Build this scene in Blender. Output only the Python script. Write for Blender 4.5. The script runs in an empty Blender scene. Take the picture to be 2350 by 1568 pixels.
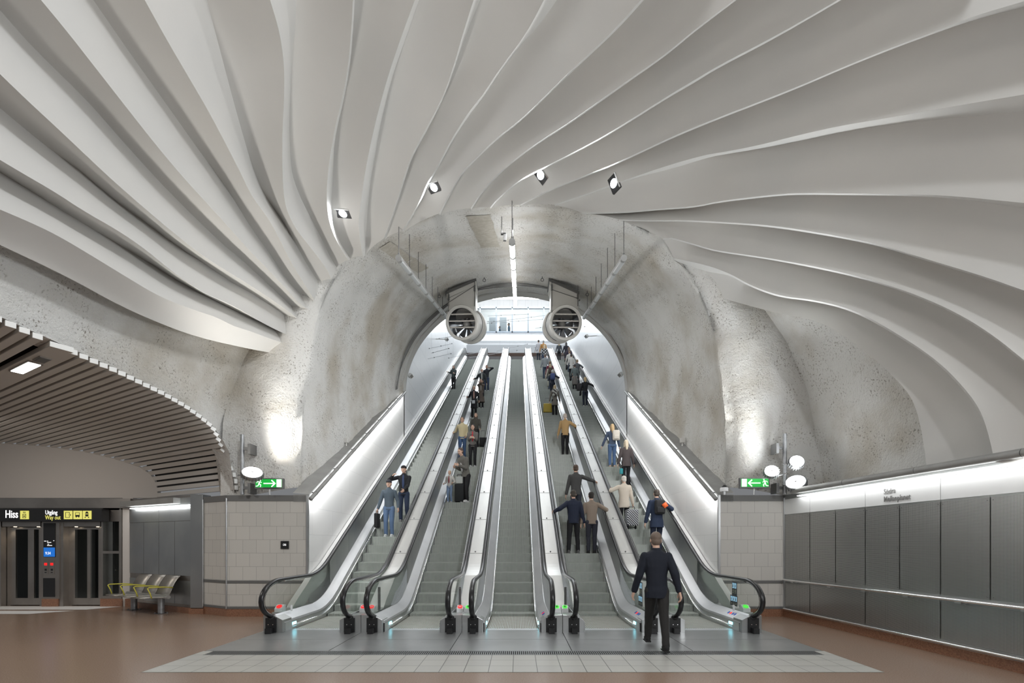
import bpy, bmesh, math, random
import numpy as np
from mathutils import Vector, Matrix
random.seed(7)
PI = math.pi
C = bpy.context.scene.collection
# ---------------------------------------------------------------- camera (17 mm shift lens)
F, CX, CY, CH = 1110.0, 1189.0, 1248.0, 1.6
cam_d = bpy.data.cameras.new('camera'); cam = bpy.data.objects.new('camera', cam_d); C.objects.link(cam)
cam.location = (0, 0, CH); cam.rotation_euler = (PI/2, 0, 0)
cam_d.sensor_width = 36; cam_d.lens = F/2350*36
cam_d.shift_x = (1175-CX)/2350; cam_d.shift_y = (CY-784)/2350
cam_d.clip_start = .05; cam_d.clip_end = 300
bpy.context.scene.camera = cam
sc = bpy.context.scene
sc.view_settings.view_transform = 'Standard'; sc.view_settings.look = 'None'
sc.view_settings.gamma = 1; sc.view_settings.exposure = 0.14
try: sc.view_settings.use_curve_mapping = False
except Exception: pass
# ---------------------------------------------------------------- world (station beyond the hall, daylight above the shaft)
W = bpy.data.worlds.new('world'); sc.world = W; W.use_nodes = True
bgn = W.node_tree.nodes['Background']; bgn.inputs[0].default_value = (.93, .96, 1, 1); bgn.inputs[1].default_value = .19
# ---------------------------------------------------------------- lamps without a body of their own in view
def lamp(name, kind, loc, target, energy, size=1, color=(1,1,1), size_y=None, spot=None, blend=.6, spread=None):
    d = bpy.data.lights.new(name, kind); d.energy = energy; d.color = color
    if kind == 'AREA':
        d.size = size
        if size_y: d.shape = 'RECTANGLE'; d.size_y = size_y
        if spread: d.spread = spread
    elif kind == 'SPOT':
        d.shadow_soft_size = size; d.spot_size = spot or 1.6; d.spot_blend = blend
    else: d.shadow_soft_size = size
    o = bpy.data.objects.new(name, d); C.objects.link(o); o.location = loc
    v = Vector(target)-Vector(loc); o.rotation_euler = v.to_track_quat('-Z', 'Y').to_euler()
    return o
def striplamp(name, p0, p1, face, energy, width=.05, color=(1,1,1)):
    p0, p1 = Vector(p0), Vector(p1); x = (p1-p0).normalized(); z = -Vector(face); z = (z-x*z.dot(x)).normalized(); y = z.cross(x)
    d = bpy.data.lights.new(name, 'AREA'); d.shape = 'RECTANGLE'; d.size = (p1-p0).length; d.size_y = width; d.energy = energy; d.color = color
    o = bpy.data.objects.new(name, d); C.objects.link(o); M = Matrix((x, y, z)).transposed().to_4x4(); M.translation = (p0+p1)/2; o.matrix_world = M
    return o
# added fill at low right and overhead, out of view; no fixtures stand there
lamp('hall_fill', 'AREA', (3.2, -1.2, 8.2), (-5.5, 5.5, 6.4), 420, .7, (.93,.96,1))
lamp('low_fill', 'AREA', (6.0, -1.0, 2.9), (-2, 4.5, 8.6), 110, 1.2, (.96,.98,1), .5)
lamp('low_fill', 'AREA', (5.9, 3.2, 2.9), (-3, 6.5, 8.5), 60, 1.0, (.96,.98,1), .4)
lamp('hall_fill', 'AREA', (0, -1.5, 6.5), (0, 4.5, 0), 90, 2.5, (1,.95,.9))
# daylight and white light strips inside the upper shaft
lamp('shaft_light', 'AREA', (-.1, 26.5, 19.5), (-.1, 27.5, 8), 330, 7, (.93,.97,1), 7)
lamp('shaft_light', 'AREA', (-.1, 36, 22.6), (-.1, 35, 12), 350, 7, (.93,.97,1), 8)
lamp('backdrop_light', 'AREA', (0, 49.5, 27), (0, 53, 22), 330, 8, (.95,.98,1), 3)  # added lamp for the white backdrop, stands in for daylight
lamp('shaft_light', 'AREA', (-.1, 43.0, 22.0), (-.1, 20, 6), 420, 7, (.93,.97,1), 2.4)

# ---------------------------------------------------------------- materials
MATS = {}
def mat(name, col, rough=.6, metal=0, bump=None, var=None, emit=None, spec=None, alpha=None, trans=0, vscale=3, coat=0):
    m = bpy.data.materials.new(name); m.use_nodes = True; nt = m.node_tree; N = nt.nodes; b = N['Principled BSDF']
    b.inputs['Base Color'].default_value = (*col, 1); b.inputs['Roughness'].default_value = rough; b.inputs['Metallic'].default_value = metal
    if spec is not None: b.inputs['Specular IOR Level'].default_value = spec
    if coat: b.inputs['Coat Weight'].default_value = coat; b.inputs['Coat Roughness'].default_value = .08
    if emit: b.inputs['Emission Color'].default_value = (*emit[0], 1); b.inputs['Emission Strength'].default_value = emit[1]
    if trans: b.inputs['Transmission Weight'].default_value = trans
    tc = None
    if bump or var:
        tc = N.new('ShaderNodeTexCoord')
    if var:     # (other colour, amount)
        n = N.new('ShaderNodeTexNoise'); n.inputs['Scale'].default_value = vscale; n.inputs['Detail'].default_value = 6
        nt.links.new(tc.outputs['Object'], n.inputs['Vector'])
        r = N.new('ShaderNodeValToRGB'); r.color_ramp.elements[0].position = .38; r.color_ramp.elements[1].position = .62
        r.color_ramp.elements[0].color = (*col, 1); r.color_ramp.elements[1].color = (*var, 1)
        nt.links.new(n.outputs['Fac'], r.inputs['Fac']); nt.links.new(r.outputs['Color'], b.inputs['Base Color'])
    if bump:
        n2 = N.new('ShaderNodeTexNoise'); n2.inputs['Scale'].default_value = bump[0]; n2.inputs['Detail'].default_value = 5
        nt.links.new(tc.outputs['Object'], n2.inputs['Vector'])
        bp = N.new('ShaderNodeBump'); bp.inputs['Strength'].default_value = bump[1]; bp.inputs['Distance'].default_value = bump[2] if len(bump) > 2 else .02
        nt.links.new(n2.outputs['Fac'], bp.inputs['Height']); nt.links.new(bp.outputs['Normal'], b.inputs['Normal'])
    MATS[name] = m
    return m
def emis(name, col, s): return mat(name, tuple(.5*c for c in col), .5, emit=(col, s))
plaster = mat('ceiling_plaster', (.62,.61,.585), .75, bump=(60,.06,.005), var=(.595,.59,.57), vscale=.8)
steel = mat('brushed_steel', (.62,.63,.63), .3, .95, bump=(14,.05,.004), var=(.55,.56,.56), vscale=2)
steel_l = mat('light_steel', (.60,.61,.62), .42, .6, var=(.55,.56,.57), vscale=1.5)
deck_m = mat('deck_steel', (.74,.74,.72), .36, .55, var=(.69,.69,.675), vscale=1.2)
steel_d = mat('dark_steel', (.2,.2,.2), .35, .8)
panel_st = mat('panel_steel', (.42,.43,.42), .33, .85, var=(.36,.37,.37), vscale=1.3)
lift_st = mat('lift_steel', (.36,.33,.30), .3, .9, var=(.30,.275,.25), vscale=2)
chrome = mat('chrome', (.85,.85,.85), .12, 1)
black = mat('black_plastic', (.012,.012,.013), .4)
rubber = mat('handrail_rubber', (.010,.010,.011), .3, spec=.5)
rubber_blue = rubber
grey_trim = mat('grey_trim', (.16,.16,.155), .5, .3)
cap_grey = mat('ledge_grey', (.33,.33,.32), .5, .2, var=(.28,.28,.27))
white_p = mat('white_paint', (.8,.81,.82), .4)
fan_m = mat('fan_paint', (.63,.62,.59), .38, .1)
fan_in = mat('fan_inside', (.05,.055,.06), .3, .6)
galv = mat('galvanised', (.42,.43,.44), .4, .7, var=(.3,.31,.32), vscale=9)
fascia_m = mat('fascia_paint', (.50,.47,.44), .6)
satin = mat('satin_panel', (.74,.75,.75), .38, .25)
slat_m = mat('slat_metal', (.60,.57,.53), .4, .2)
slat_end = mat('slat_end_white', (.85,.86,.84), .4)  # light on the slat end caps put into their white colour
dark_m = mat('dark_void', (.012,.012,.012), .9)
granite = mat('red_granite', (.30,.15,.09), .35, var=(.20,.095,.055), vscale=45)
floor_m = mat('terrazzo', (.24,.165,.12), .25, var=(.29,.205,.155), vscale=70, bump=(2,.02,.01))
plate_m = mat('landing_steel', (.42,.43,.43), .3, .6, var=(.36,.37,.37), vscale=1.2)
grate_m = mat('grate_steel', (.30,.31,.31), .35, .8)
step_m = mat('step_metal', (.47,.50,.46), .5, .2, var=(.42,.45,.41), vscale=5)
glass = mat('clear_glass', (.93,.98,.96), .02, trans=1); glass.node_tree.nodes['Principled BSDF'].inputs['IOR'].default_value = 1.12
yellow = mat('yellow_paint', (.55,.5,.06), .4)
bench_m = mat('bench_metal', (.36,.34,.31), .35, .7)
led = emis('lamp_disc', (1,1,1), 14)
tube_on = emis('tube_light', (1,1,.98), 10)
tube_dim = mat('tube_light_off', (.5,.52,.52), .35)
cove = emis('cove_light', (.97,.99,1), 9)
cyan = emis('cyan_glow', (.25,.85,1), 4.5)
green_e = emis('sign_green', (.01,.42,.05), .8)
white_e = emis('sign_white', (.9,1,.92), .95)
yellow_e = emis('sign_yellow', (.72,.68,.16), .75)
text_w = emis('sign_text_white', (1,1,1), 1.0)
red_e = emis('red_light', (1,.02,.02), .75)
grn_dot = emis('green_light', (.08,.8,.06), .8)
blue_e = emis('screen_blue', (.01,.13,.5), .9)
warm_e = emis('warm_spot', (1,.85,.6), 10)
ctext = mat('grey_lettering', (.17,.17,.165), .5)
led2 = emis('ceiling_lamp', (.85,.93,1), 9)

def rock_mat():
    m = bpy.data.materials.new('sprayed_rock'); m.use_nodes = True; nt = m.node_tree; N = nt.nodes; L = nt.links; b = N['Principled BSDF']
    b.inputs['Roughness'].default_value = .9; b.inputs['Specular IOR Level'].default_value = .25
    tc = N.new('ShaderNodeTexCoord')
    def noise(s, d=6, r=.55):
        n = N.new('ShaderNodeTexNoise'); n.inputs['Scale'].default_value = s; n.inputs['Detail'].default_value = d; n.inputs['Roughness'].default_value = r
        L.new(tc.outputs['Object'], n.inputs['Vector']); return n
    n1 = noise(.55); n2 = noise(26, 3, .7); n3 = noise(1.7, 5); n4 = noise(9, 4)
    r1 = N.new('ShaderNodeValToRGB'); e = r1.color_ramp.elements
    e[0].position = .34; e[0].color = (.50,.465,.40,1); e[1].position = .55; e[1].color = (.70,.695,.67,1)
    e2 = e.new(.8); e2.color = (.76,.76,.745,1)
    L.new(n1.outputs['Fac'], r1.inputs['Fac'])
    r2 = N.new('ShaderNodeValToRGB'); e = r2.color_ramp.elements   # dark pits
    e[0].position = .34; e[0].color = (.36,.335,.30,1); e[1].position = .44; e[1].color = (1,1,1,1)
    L.new(n2.outputs['Fac'], r2.inputs['Fac'])
    r3 = N.new('ShaderNodeValToRGB'); e = r3.color_ramp.elements   # where pits are dense
    e[0].position = .42; e[0].color = (0,0,0,1); e[1].position = .57; e[1].color = (1,1,1,1)
    L.new(n3.outputs['Fac'], r3.inputs['Fac'])
    mx = N.new('ShaderNodeMixRGB'); mx.blend_type = 'MULTIPLY'; L.new(r3.outputs['Color'], mx.inputs['Fac'])
    L.new(r1.outputs['Color'], mx.inputs['Color1']); L.new(r2.outputs['Color'], mx.inputs['Color2'])
    L.new(mx.outputs['Color'], b.inputs['Base Color'])
    ad = N.new('ShaderNodeMath'); ad.operation = 'ADD'; L.new(n4.outputs['Fac'], ad.inputs[0]); L.new(n2.outputs['Fac'], ad.inputs[1])
    bp = N.new('ShaderNodeBump'); bp.inputs['Strength'].default_value = .7; bp.inputs['Distance'].default_value = .035
    L.new(ad.outputs[0], bp.inputs['Height']); L.new(bp.outputs['Normal'], b.inputs['Normal'])
    return m
rock = rock_mat()
def tile_mat(name, c1, c2, mortar, w=.297, h=.295, rough=.35, off=.5, ms=.0035):
    m = bpy.data.materials.new(name); m.use_nodes = True; nt = m.node_tree; N = nt.nodes; L = nt.links; b = N['Principled BSDF']
    uv = N.new('ShaderNodeUVMap'); br = N.new('ShaderNodeTexBrick'); L.new(uv.outputs[0], br.inputs['Vector'])
    br.inputs['Scale'].default_value = 1; br.inputs['Brick Width'].default_value = w; br.inputs['Row Height'].default_value = h
    br.inputs['Mortar Size'].default_value = ms; br.inputs['Color1'].default_value = (*c1,1); br.inputs['Color2'].default_value = (*c2,1); br.inputs['Mortar'].default_value = (*mortar,1)
    br.offset = off; br.inputs['Mortar Smooth'].default_value = .2; br.inputs['Bias'].default_value = 0
    L.new(br.outputs['Color'], b.inputs['Base Color']); b.inputs['Roughness'].default_value = rough
    bp = N.new('ShaderNodeBump'); bp.inputs['Strength'].default_value = .3; bp.inputs['Distance'].default_value = -.004
    L.new(br.outputs['Fac'], bp.inputs['Height']); L.new(bp.outputs['Normal'], b.inputs['Normal'])
    return m
tile_w = tile_mat('wall_tile', (.56,.54,.50), (.52,.505,.47), (.30,.29,.27))
tile_b = tile_mat('wall_tile_lower', (.56,.54,.50), (.52,.505,.47), (.30,.29,.27), h=.25)
tile_s = tile_mat('shaft_tile', (.74,.735,.72), (.71,.71,.70), (.55,.55,.54), w=1.2, h=.6, rough=.3)
tile_f = tile_mat('floor_tile', (.46,.455,.42), (.42,.415,.39), (.10,.10,.09), w=.3103, h=.3133, rough=.3, off=0, ms=.005)
def perf_mat():
    m = bpy.data.materials.new('perforated_steel'); m.use_nodes = True; nt = m.node_tree; N = nt.nodes; L = nt.links; b = N['Principled BSDF']
    uv = N.new('ShaderNodeUVMap'); v = N.new('ShaderNodeTexVoronoi'); v.inputs['Scale'].default_value = 62; v.inputs['Randomness'].default_value = 0
    L.new(uv.outputs[0], v.inputs['Vector'])
    r = N.new('ShaderNodeValToRGB'); e = r.color_ramp.elements; e[0].position = .26; e[0].color = (.03,.03,.03,1); e[1].position = .36; e[1].color = (.50,.50,.485,1)
    L.new(v.outputs['Distance'], r.inputs['Fac']); L.new(r.outputs['Color'], b.inputs['Base Color'])
    b.inputs['Roughness'].default_value = .3; b.inputs['Metallic'].default_value = .8
    return m
perf = perf_mat()

# ---------------------------------------------------------------- mesh builder
class MB:
    def __init__(s): s.v = []; s.f = []; s.m = []; s.uv = {}; s.mi = 0
    def add(s, vs, fs, uvs=None):
        o = len(s.v); s.v += [tuple(map(float, p)) for p in vs]
        for k, f in enumerate(fs):
            if uvs: s.uv[len(s.f)] = uvs[k]
            s.f.append([i+o for i in f]); s.m.append(s.mi)
        return s
    def box(s, x0, x1, y0, y1, z0, z1):
        return s.add([(x0,y0,z0),(x1,y0,z0),(x1,y1,z0),(x0,y1,z0),(x0,y0,z1),(x1,y0,z1),(x1,y1,z1),(x0,y1,z1)],
            [(0,3,2,1),(4,5,6,7),(0,1,5,4),(1,2,6,5),(2,3,7,6),(3,0,4,7)])
    def obox(s, c, ax, ay, az):   # oriented box, half-axis vectors
        c, ax, ay, az = map(Vector, (c, ax, ay, az)); p = []
        for k in (-1, 1):
            for i, j in ((-1,-1),(1,-1),(1,1),(-1,1)): p.append(c+ax*i+ay*j+az*k)
        return s.add(p, [(0,3,2,1),(4,5,6,7),(0,1,5,4),(1,2,6,5),(2,3,7,6),(3,0,4,7)])
    def tube(s, pts, r, n=10, caps=True, ry=None, ref=None):
        pts = [Vector(p) for p in pts]; rs = r if isinstance(r, (list, tuple)) else [r]*len(pts)
        V = []; prev = None
        for i, p in enumerate(pts):
            t = (pts[min(i+1, len(pts)-1)]-pts[max(i-1, 0)]).normalized()
            if ref is not None: a = Vector(ref); a = (a-t*a.dot(t)).normalized()
            elif prev is None: a = t.orthogonal().normalized()
            else: a = (prev-t*prev.dot(t)).normalized()
            prev = a; b = t.cross(a)
            for k in range(n):
                th = 2*PI*k/n; V.append(p+a*math.cos(th)*rs[i]+b*math.sin(th)*(ry if ry else 1)*rs[i])
        Fc = []
        for i in range(len(pts)-1):
            for k in range(n):
                a0 = i*n+k; a1 = i*n+(k+1) % n; Fc.append((a0, a1, a1+n, a0+n))
        if caps: Fc.append(tuple(reversed(range(n)))); Fc.append(tuple((len(pts)-1)*n+k for k in range(n)))
        return s.add(V, Fc)
    def cyl(s, p0, p1, r, n=16, r1=None): return s.tube([p0, p1], [r, r if r1 is None else r1], n)
    def ell(s, c, rx, ry, rz, n=14, m=9, R=None):
        c = Vector(c); V = []; Fc = []
        for i in range(m+1):
            th = PI*i/m
            for k in range(n):
                ph = 2*PI*k/n; q = Vector((rx*math.sin(th)*math.cos(ph), ry*math.sin(th)*math.sin(ph), rz*math.cos(th)))
                if R is not None: q = R @ q
                V.append(c+q)
        for i in range(m):
            for k in range(n):
                a = i*n+k; b = i*n+(k+1) % n; Fc.append((a, a+n, b+n, b))
        return s.add(V, Fc)
    def cap(s, p0, p1, r0, r1, n=10):    # tapered capsule
        s.cyl(p0, p1, r0, n, r1); s.ell(p0, r0, r0, r0, n, 6); return s.ell(p1, r1, r1, r1, n, 6)
    def grid(s, P, uv=None, flip=False):
        h = len(P); w = len(P[0]); V = [p for row in P for p in row]; Fc = []; U = []
        for i in range(h-1):
            for j in range(w-1):
                q = [i*w+j, i*w+j+1, (i+1)*w+j+1, (i+1)*w+j]
                if flip: q.reverse()
                Fc.append(q)
                if uv: U.append([uv[k//w][k % w] for k in q])
        return s.add(V, Fc, U if uv else None)
    def prism(s, poly, axis, a0, a1):    # poly in the two other axes
        n = len(poly); V = []
        for a in (a0, a1):
            for u, w in poly: V.append({'x': (a,u,w), 'y': (u,a,w), 'z': (u,w,a)}[axis])
        Fc = [tuple(range(n)), tuple(reversed(range(n, 2*n)))]+[(i, i+n, (i+1) % n+n, (i+1) % n) for i in range(n)]
        return s.add(V, Fc)
    def quad(s, a, b, c, d, uvs=None): return s.add([a,b,c,d], [(0,1,2,3)], [uvs] if uvs else None)
    def build(s, name, mats, parent=None, smooth=False, local=False, world=False, bevel=0):
        me = bpy.data.meshes.new(name); vs = s.v
        if parent is not None and not local:
            l = parent_loc(parent); vs = [(x-l[0], y-l[1], z-l[2]) for x, y, z in vs]
        me.from_pydata(vs, [], s.f)
        if not isinstance(mats, (list, tuple)): mats = [mats]
        for m in mats: me.materials.append(m)
        for i, p in enumerate(me.polygons): p.material_index = s.m[i]; p.use_smooth = bool(smooth)
        if s.uv:
            ul = me.uv_layers.new(name='UVMap')
            for fi, u in s.uv.items():
                for li, q in zip(me.polygons[fi].loop_indices, u): ul.data[li].uv = q
        bm = bmesh.new(); bm.from_mesh(me)
        if not s.uv: bmesh.ops.recalc_face_normals(bm, faces=bm.faces)
        bm.to_mesh(me); bm.free()
        if smooth and smooth is not True: me.set_sharp_from_angle(angle=smooth)
        o = bpy.data.objects.new(name, me); C.objects.link(o); o.parent = parent
        if bevel:
            b = o.modifiers.new('bevel', 'BEVEL'); b.width = bevel; b.segments = 2; b.limit_method = 'ANGLE'
        return o
SM = math.radians(40)
ROOTS = {}
def parent_loc(p):
    l = Vector((0,0,0))
    while p is not None: l += p.location; p = p.parent
    return l
def tag(o, label=None, cat=None, group=None, kind=None):
    if label: o['label'] = label
    if cat: o['category'] = cat
    if group: o['group'] = group
    if kind: o['kind'] = kind
    return o
def thing(name, loc, label, cat, group=None, rz=0):
    o = bpy.data.objects.new(name, None); C.objects.link(o); o.location = loc; o.rotation_euler = (0,0,rz); o.empty_display_size = .2
    return tag(o, label, cat, group)
def struct(mb, name, m, smooth=False, parent=None, bevel=0):
    o = mb.build(name, m, parent, smooth, bevel=bevel)
    if parent is None: o['kind'] = 'structure'
    return o
def px(x, y, Y): return ((x-CX)/F*Y, Y, CH-(y-CY)/F*Y)      # photo measurement -> metres at depth Y
def text(s, name, m, size, origin, right, up, parent=None, depth=.004, align='LEFT', bold=0, squeeze=1.0):
    cu = bpy.data.curves.new(name, 'FONT'); cu.body = s; cu.size = size; cu.extrude = depth; cu.align_x = align; cu.offset = bold; cu.resolution_u = 3
    t = bpy.data.objects.new('tmp', cu); C.objects.link(t)
    dg = bpy.context.evaluated_depsgraph_get(); me = bpy.data.meshes.new_from_object(t.evaluated_get(dg))
    bpy.data.objects.remove(t); bpy.data.curves.remove(cu)
    r = Vector(right).normalized(); u = Vector(up).normalized(); n = r.cross(u)
    M = Matrix((( r.x*squeeze,u.x,n.x,origin[0]),(r.y*squeeze,u.y,n.y,origin[1]),(r.z*squeeze,u.z,n.z,origin[2]),(0,0,0,1)))
    me.transform(M)
    if parent is not None: me.transform(Matrix.Translation(-parent_loc(parent)))
    me.materials.clear(); me.materials.append(m); me.name = name
    o = bpy.data.objects.new(name, me); C.objects.link(o); o.parent = parent
    return o
# ================================================================ SETTING
M30 = .5774; Y0 = 10.74; TT = .55; YT = 40.1; ZT = M30*(YT-Y0)
def zb(Y):
    if Y < Y0-TT: return 0.
    if Y < Y0+TT: return M30*(Y-Y0+TT)**2/(4*TT)
    if Y > YT+TT: return ZT
    if Y > YT-TT: return ZT-M30*(YT+TT-Y)**2/(4*TT)
    return M30*(Y-Y0)
def ledge(Y): return 2.66+M30*(Y-10.6)
LW, RW = -4.6, 4.39
# floor
f = MB(); f.quad((-17,-4,0),(8,-4,0),(8,12.6,0),(-17,12.6,0)); struct(f, 'floor', floor_m)
f = MB(); f.quad((-4.68,6.0,.003),(4.55,6.0,.003),(4.55,6.94,.003),(-4.68,6.94,.003), [(0,0),(9.309,0),(9.309,.94),(0,.94)])
f.quad((-4.68,6.94,.003),(-4.52,6.94,.003),(-4.52,7.19,.003),(-4.68,7.19,.003), [(0,0),(.16,0),(.16,.25),(0,.25)])
f.quad((4.39,6.94,.003),(4.55,6.94,.003),(4.55,7.19,.003),(4.39,7.19,.003), [(0,0),(.16,0),(.16,.25),(0,.25)])
struct(f, 'floor_tile_band', tile_f)
f = MB(); x = -4.5
f.mi = 1; f.box(-4.52,4.39,6.94,7.17,-.03,.001); f.mi = 0
while x < 4.37: f.box(x, x+.014, 6.95, 7.165, 0, .006); x += .03
f.box(-4.52,4.39,6.935,6.95,0,.007); f.box(-4.52,4.39,7.165,7.19,0,.007)
struct(f, 'floor_drain_grate', [grate_m, dark_m])
f = MB()
cs = [-.105+1.805*(i-2) for i in range(5)]
xs = [-4.66, -2.82, -1.02, .80, 2.60, 4.53]
for a, b in zip(xs[:-1], xs[1:]):
    f.box(a+.006, b-.006, 7.2, 8.05, -.01, .004); f.box(a+.006, b-.006, 8.062, 9.0, -.01, .004)
f.mi = 1; f.box(-4.66,4.53,7.19,9.0,-.02,.001); f.mi = 0
struct(f, 'floor_landing_plate', [plate_m, dark_m])
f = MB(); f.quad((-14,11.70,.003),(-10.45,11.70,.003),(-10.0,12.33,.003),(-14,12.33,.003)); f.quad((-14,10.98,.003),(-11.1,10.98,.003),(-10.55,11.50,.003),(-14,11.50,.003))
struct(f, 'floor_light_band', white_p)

# tiled walls facing the hall
def wallquad(mb, p0, p1, z0, z1, u0=0, zoff=0):
    L = math.hypot(p1[0]-p0[0], p1[1]-p0[1])
    mb.quad((p0[0],p0[1],z0),(p1[0],p1[1],z0),(p1[0],p1[1],z1),(p0[0],p0[1],z1), [(u0,z0-zoff),(u0+L,z0-zoff),(u0+L,z1-zoff),(u0,z1-zoff)])
def slab(mb, p0, p1, z0, z1, t, out):
    # box along p0->p1, thickness from -t (behind) to out (in front)
    p0 = Vector((*p0,0)); p1 = Vector((*p1,0)); d = (p1-p0); n = Vector((d.y,-d.x,0)).normalized()   # n points to viewer for left->right runs
    c = (p0+p1)/2+n*(out-t)/2+Vector((0,0,(z0+z1)/2))
    mb.obox(c, d/2, n*(out+t)/2, Vector((0,0,(z1-z0)/2)))
def tilewall(side, runs):
    w = MB(); w2 = MB(); tr = MB(); gr = MB()
    for p0, p1 in runs:
        wallquad(w, p0, p1, .79, 2.53, .1, .80); wallquad(w2, p0, p1, .22, .73, .1, .23)
        slab(tr, p0, p1, 2.53, 2.66, .25, .012); slab(tr, p0, p1, .73, .79, .05, .012); slab(tr, p0, p1, .17, .22, .05, .012)
        slab(gr, p0, p1, 0, .17, .1, .005)
    o = struct(w, 'wall_'+side, tile_w); w2.build('lower_tiles', tile_b, o); tr.build('grey_trim', grey_trim, o)
    struct(gr, 'baseboard_'+side, granite)
    return o
tilewall('back_left', [((-6.38,10.6),(LW,10.6)), ((-7.17,11.03),(-6.38,10.6))])
tilewall('back_right', [((RW,10.6),(5.83,10.6))])
t = MB(); t.box(LW-.035,LW+.012,10.57,10.62,0,2.66); t.box(RW-.012,RW+.035,10.57,10.62,0,2.66); t.cyl((-6.385,10.585,.17),(-6.385,10.585,2.6),.016); t.cyl((-7.17,11.0,.17),(-7.17,11.0,2.6),.016); t.box(5.8,5.84,10.56,10.6,.17,2.6)
struct(t, 'trim_1', steel)
# metal clad column, bench wall, far left walls
t = MB(); t.box(-7.46,-7.17,11.0,11.3,.13,2.72); struct(t, 'trim_2', panel_st, bevel=.01)
t = MB(); t.box(-7.48,-7.15,10.98,11.32,0,.12); struct(t, 'baseboard_column', granite)
B0 = (-9.86,12.29); B1 = (-7.44,11.03)
w = MB(); bd = Vector((B1[0]-B0[0],B1[1]-B0[1],0)); bl = bd.length; bu = bd/bl
def bp(t_): return (B0[0]+bu.x*t_, B0[1]+bu.y*t_)
for k in range(4):
    a, b = bl*k/4+.008, bl*(k+1)/4-.008
    slab(w, bp(a), bp(b), .86, 2.12, .03, .012); slab(w, bp(a), bp(b), .2, .74, .03, .012)
for k in range(2):
    slab(w, bp(bl*k/2+.004), bp(bl*(k+1)/2-.004), 2.13, 2.46, .03, .014)
slab(w, bp(0), bp(bl), 2.46, 2.66, .03, .01)
wl = struct(w, 'wall_left', panel_st)
w = MB(); slab(w, bp(0), bp(bl), .0, 2.72, .12, .0); w.build('backing', lift_st, wl)
w = MB(); slab(w, bp(.1), bp(bl-.02), 2.475, 2.49, .0, .05); w.build('light_strip', cove, wl)
w = MB(); slab(w, bp(-.3), bp(bl-.45), 2.53, 2.66, .0, .16); w.build('light_hood', cap_grey, wl)
w = MB(); slab(w, bp(-.1), bp(bl), 0, .13, .1, .03); struct(w, 'baseboard_left', granite)
w = MB(); w.box(-10.06,-9.8,12.3,12.5,0,2.76); struct(w, 'wall_lobby', fascia_m)
# lobby ceiling fascia + curved slat ceiling
arc = [(12.66,2.76),(12.64,3.0),(12.58,3.2),(12.45,3.38),(12.2,3.55),(11.8,3.69),(11.3,3.83),(10.8,3.94),(10.2,4.03),(9.6,4.1),(8.6,4.16),(7,4.2),(3.0,4.22),(1.6,4.22)]
fs = MB(); poly = [(s_-1.774*12.3, z_) for s_, z_ in arc]; poly = [(max(x,-17), z) for x, z in poly]
fs.prism([(-17,2.76)]+poly, 'y', 12.3, 12.42); struct(fs, 'wall_lobby_fascia', fascia_m)
fs = MB(); fs.box(-17,-9.8,12.22,12.3,2.5,2.74); struct(fs, 'trim_3', lift_st)
pd = [(s_/2.036, z_) for s_, z_ in arc]; seg = [0]
for (a, b), (c, d) in zip(pd[:-1], pd[1:]): seg.append(seg[-1]+math.hypot(c-a, d-b))
def on_arc(u):
    for i in range(len(seg)-1):
        if u <= seg[i+1]:
            q = (u-seg[i])/(seg[i+1]-seg[i]); s_ = arc[i][0]+(arc[i+1][0]-arc[i][0])*q; z_ = arc[i][1]+(arc[i+1][1]-arc[i][1])*q
            du = (arc[i+1][0]-arc[i][0])/2.036; dz = arc[i+1][1]-arc[i][1]; l = math.hypot(du, dz); return s_, z_, du/l, dz/l
    return None
sl = MB(); pn = Vector((1,1.774,0))/2.036; dv = Vector((1.774,-1,0))/2.036; u = .07; k = 0
wide = 30
while True:
    r = on_arc(u)
    if r is None: break
    s_, z_, cu_, cz_ = r
    xe = -6.1-.4*max(0, (s_-11))/1.66; ye = (s_-xe)/1.774
    if ye > 10.64: ye = 10.64; xe = s_-1.774*ye
    xs_ = s_-1.774*12.3; ys_ = 12.3
    if xs_ < -16: xs_ = -16; ys_ = (s_+16)/1.774
    p0 = Vector((xs_, ys_, z_)); p1 = Vector((xe, ye, z_))
    wv = pn*cu_+Vector((0,0,cz_)); nv = dv.cross(wv)
    hw = .046 if k != wide else .118
    if k != wide+1:
        sl.mi = 0; sl.obox((p0+p1)/2, (p1-p0)/2, wv*hw, nv*.012)
        for e_ in (-1, 1): sl.obox((p0+p1)/2+wv*hw*e_+nv*(.022 if nv.z > 0 else -.022), (p1-p0)/2, wv*.003, nv*.03)
        sl.mi = 1; sl.obox(p1+dv*.004+nv*(.02 if nv.z>0 else -.02), dv*.006, wv*hw*1.02, nv*.034)
        if k == wide: WP = (p1, wv, nv)
    u += .142; k += 1
struct(sl, 'ceiling_slats', [slat_m, slat_end])
# dark plenum above the slats
pl = MB(); P = []
for s_, z_ in arc:
    xe = -6.35-.35*max(0, (s_-11))/1.66
    row = []
    for q in range(5):
        a = Vector((s_-1.774*12.3, 12.3, z_+.16)); b = Vector((xe, (s_-xe)/1.774, z_+.16)); row.append(a+(b-a)*q/4)
    P.append(row)
pl.grid(P); struct(pl, 'ceiling_plenum', dark_m)

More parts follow.
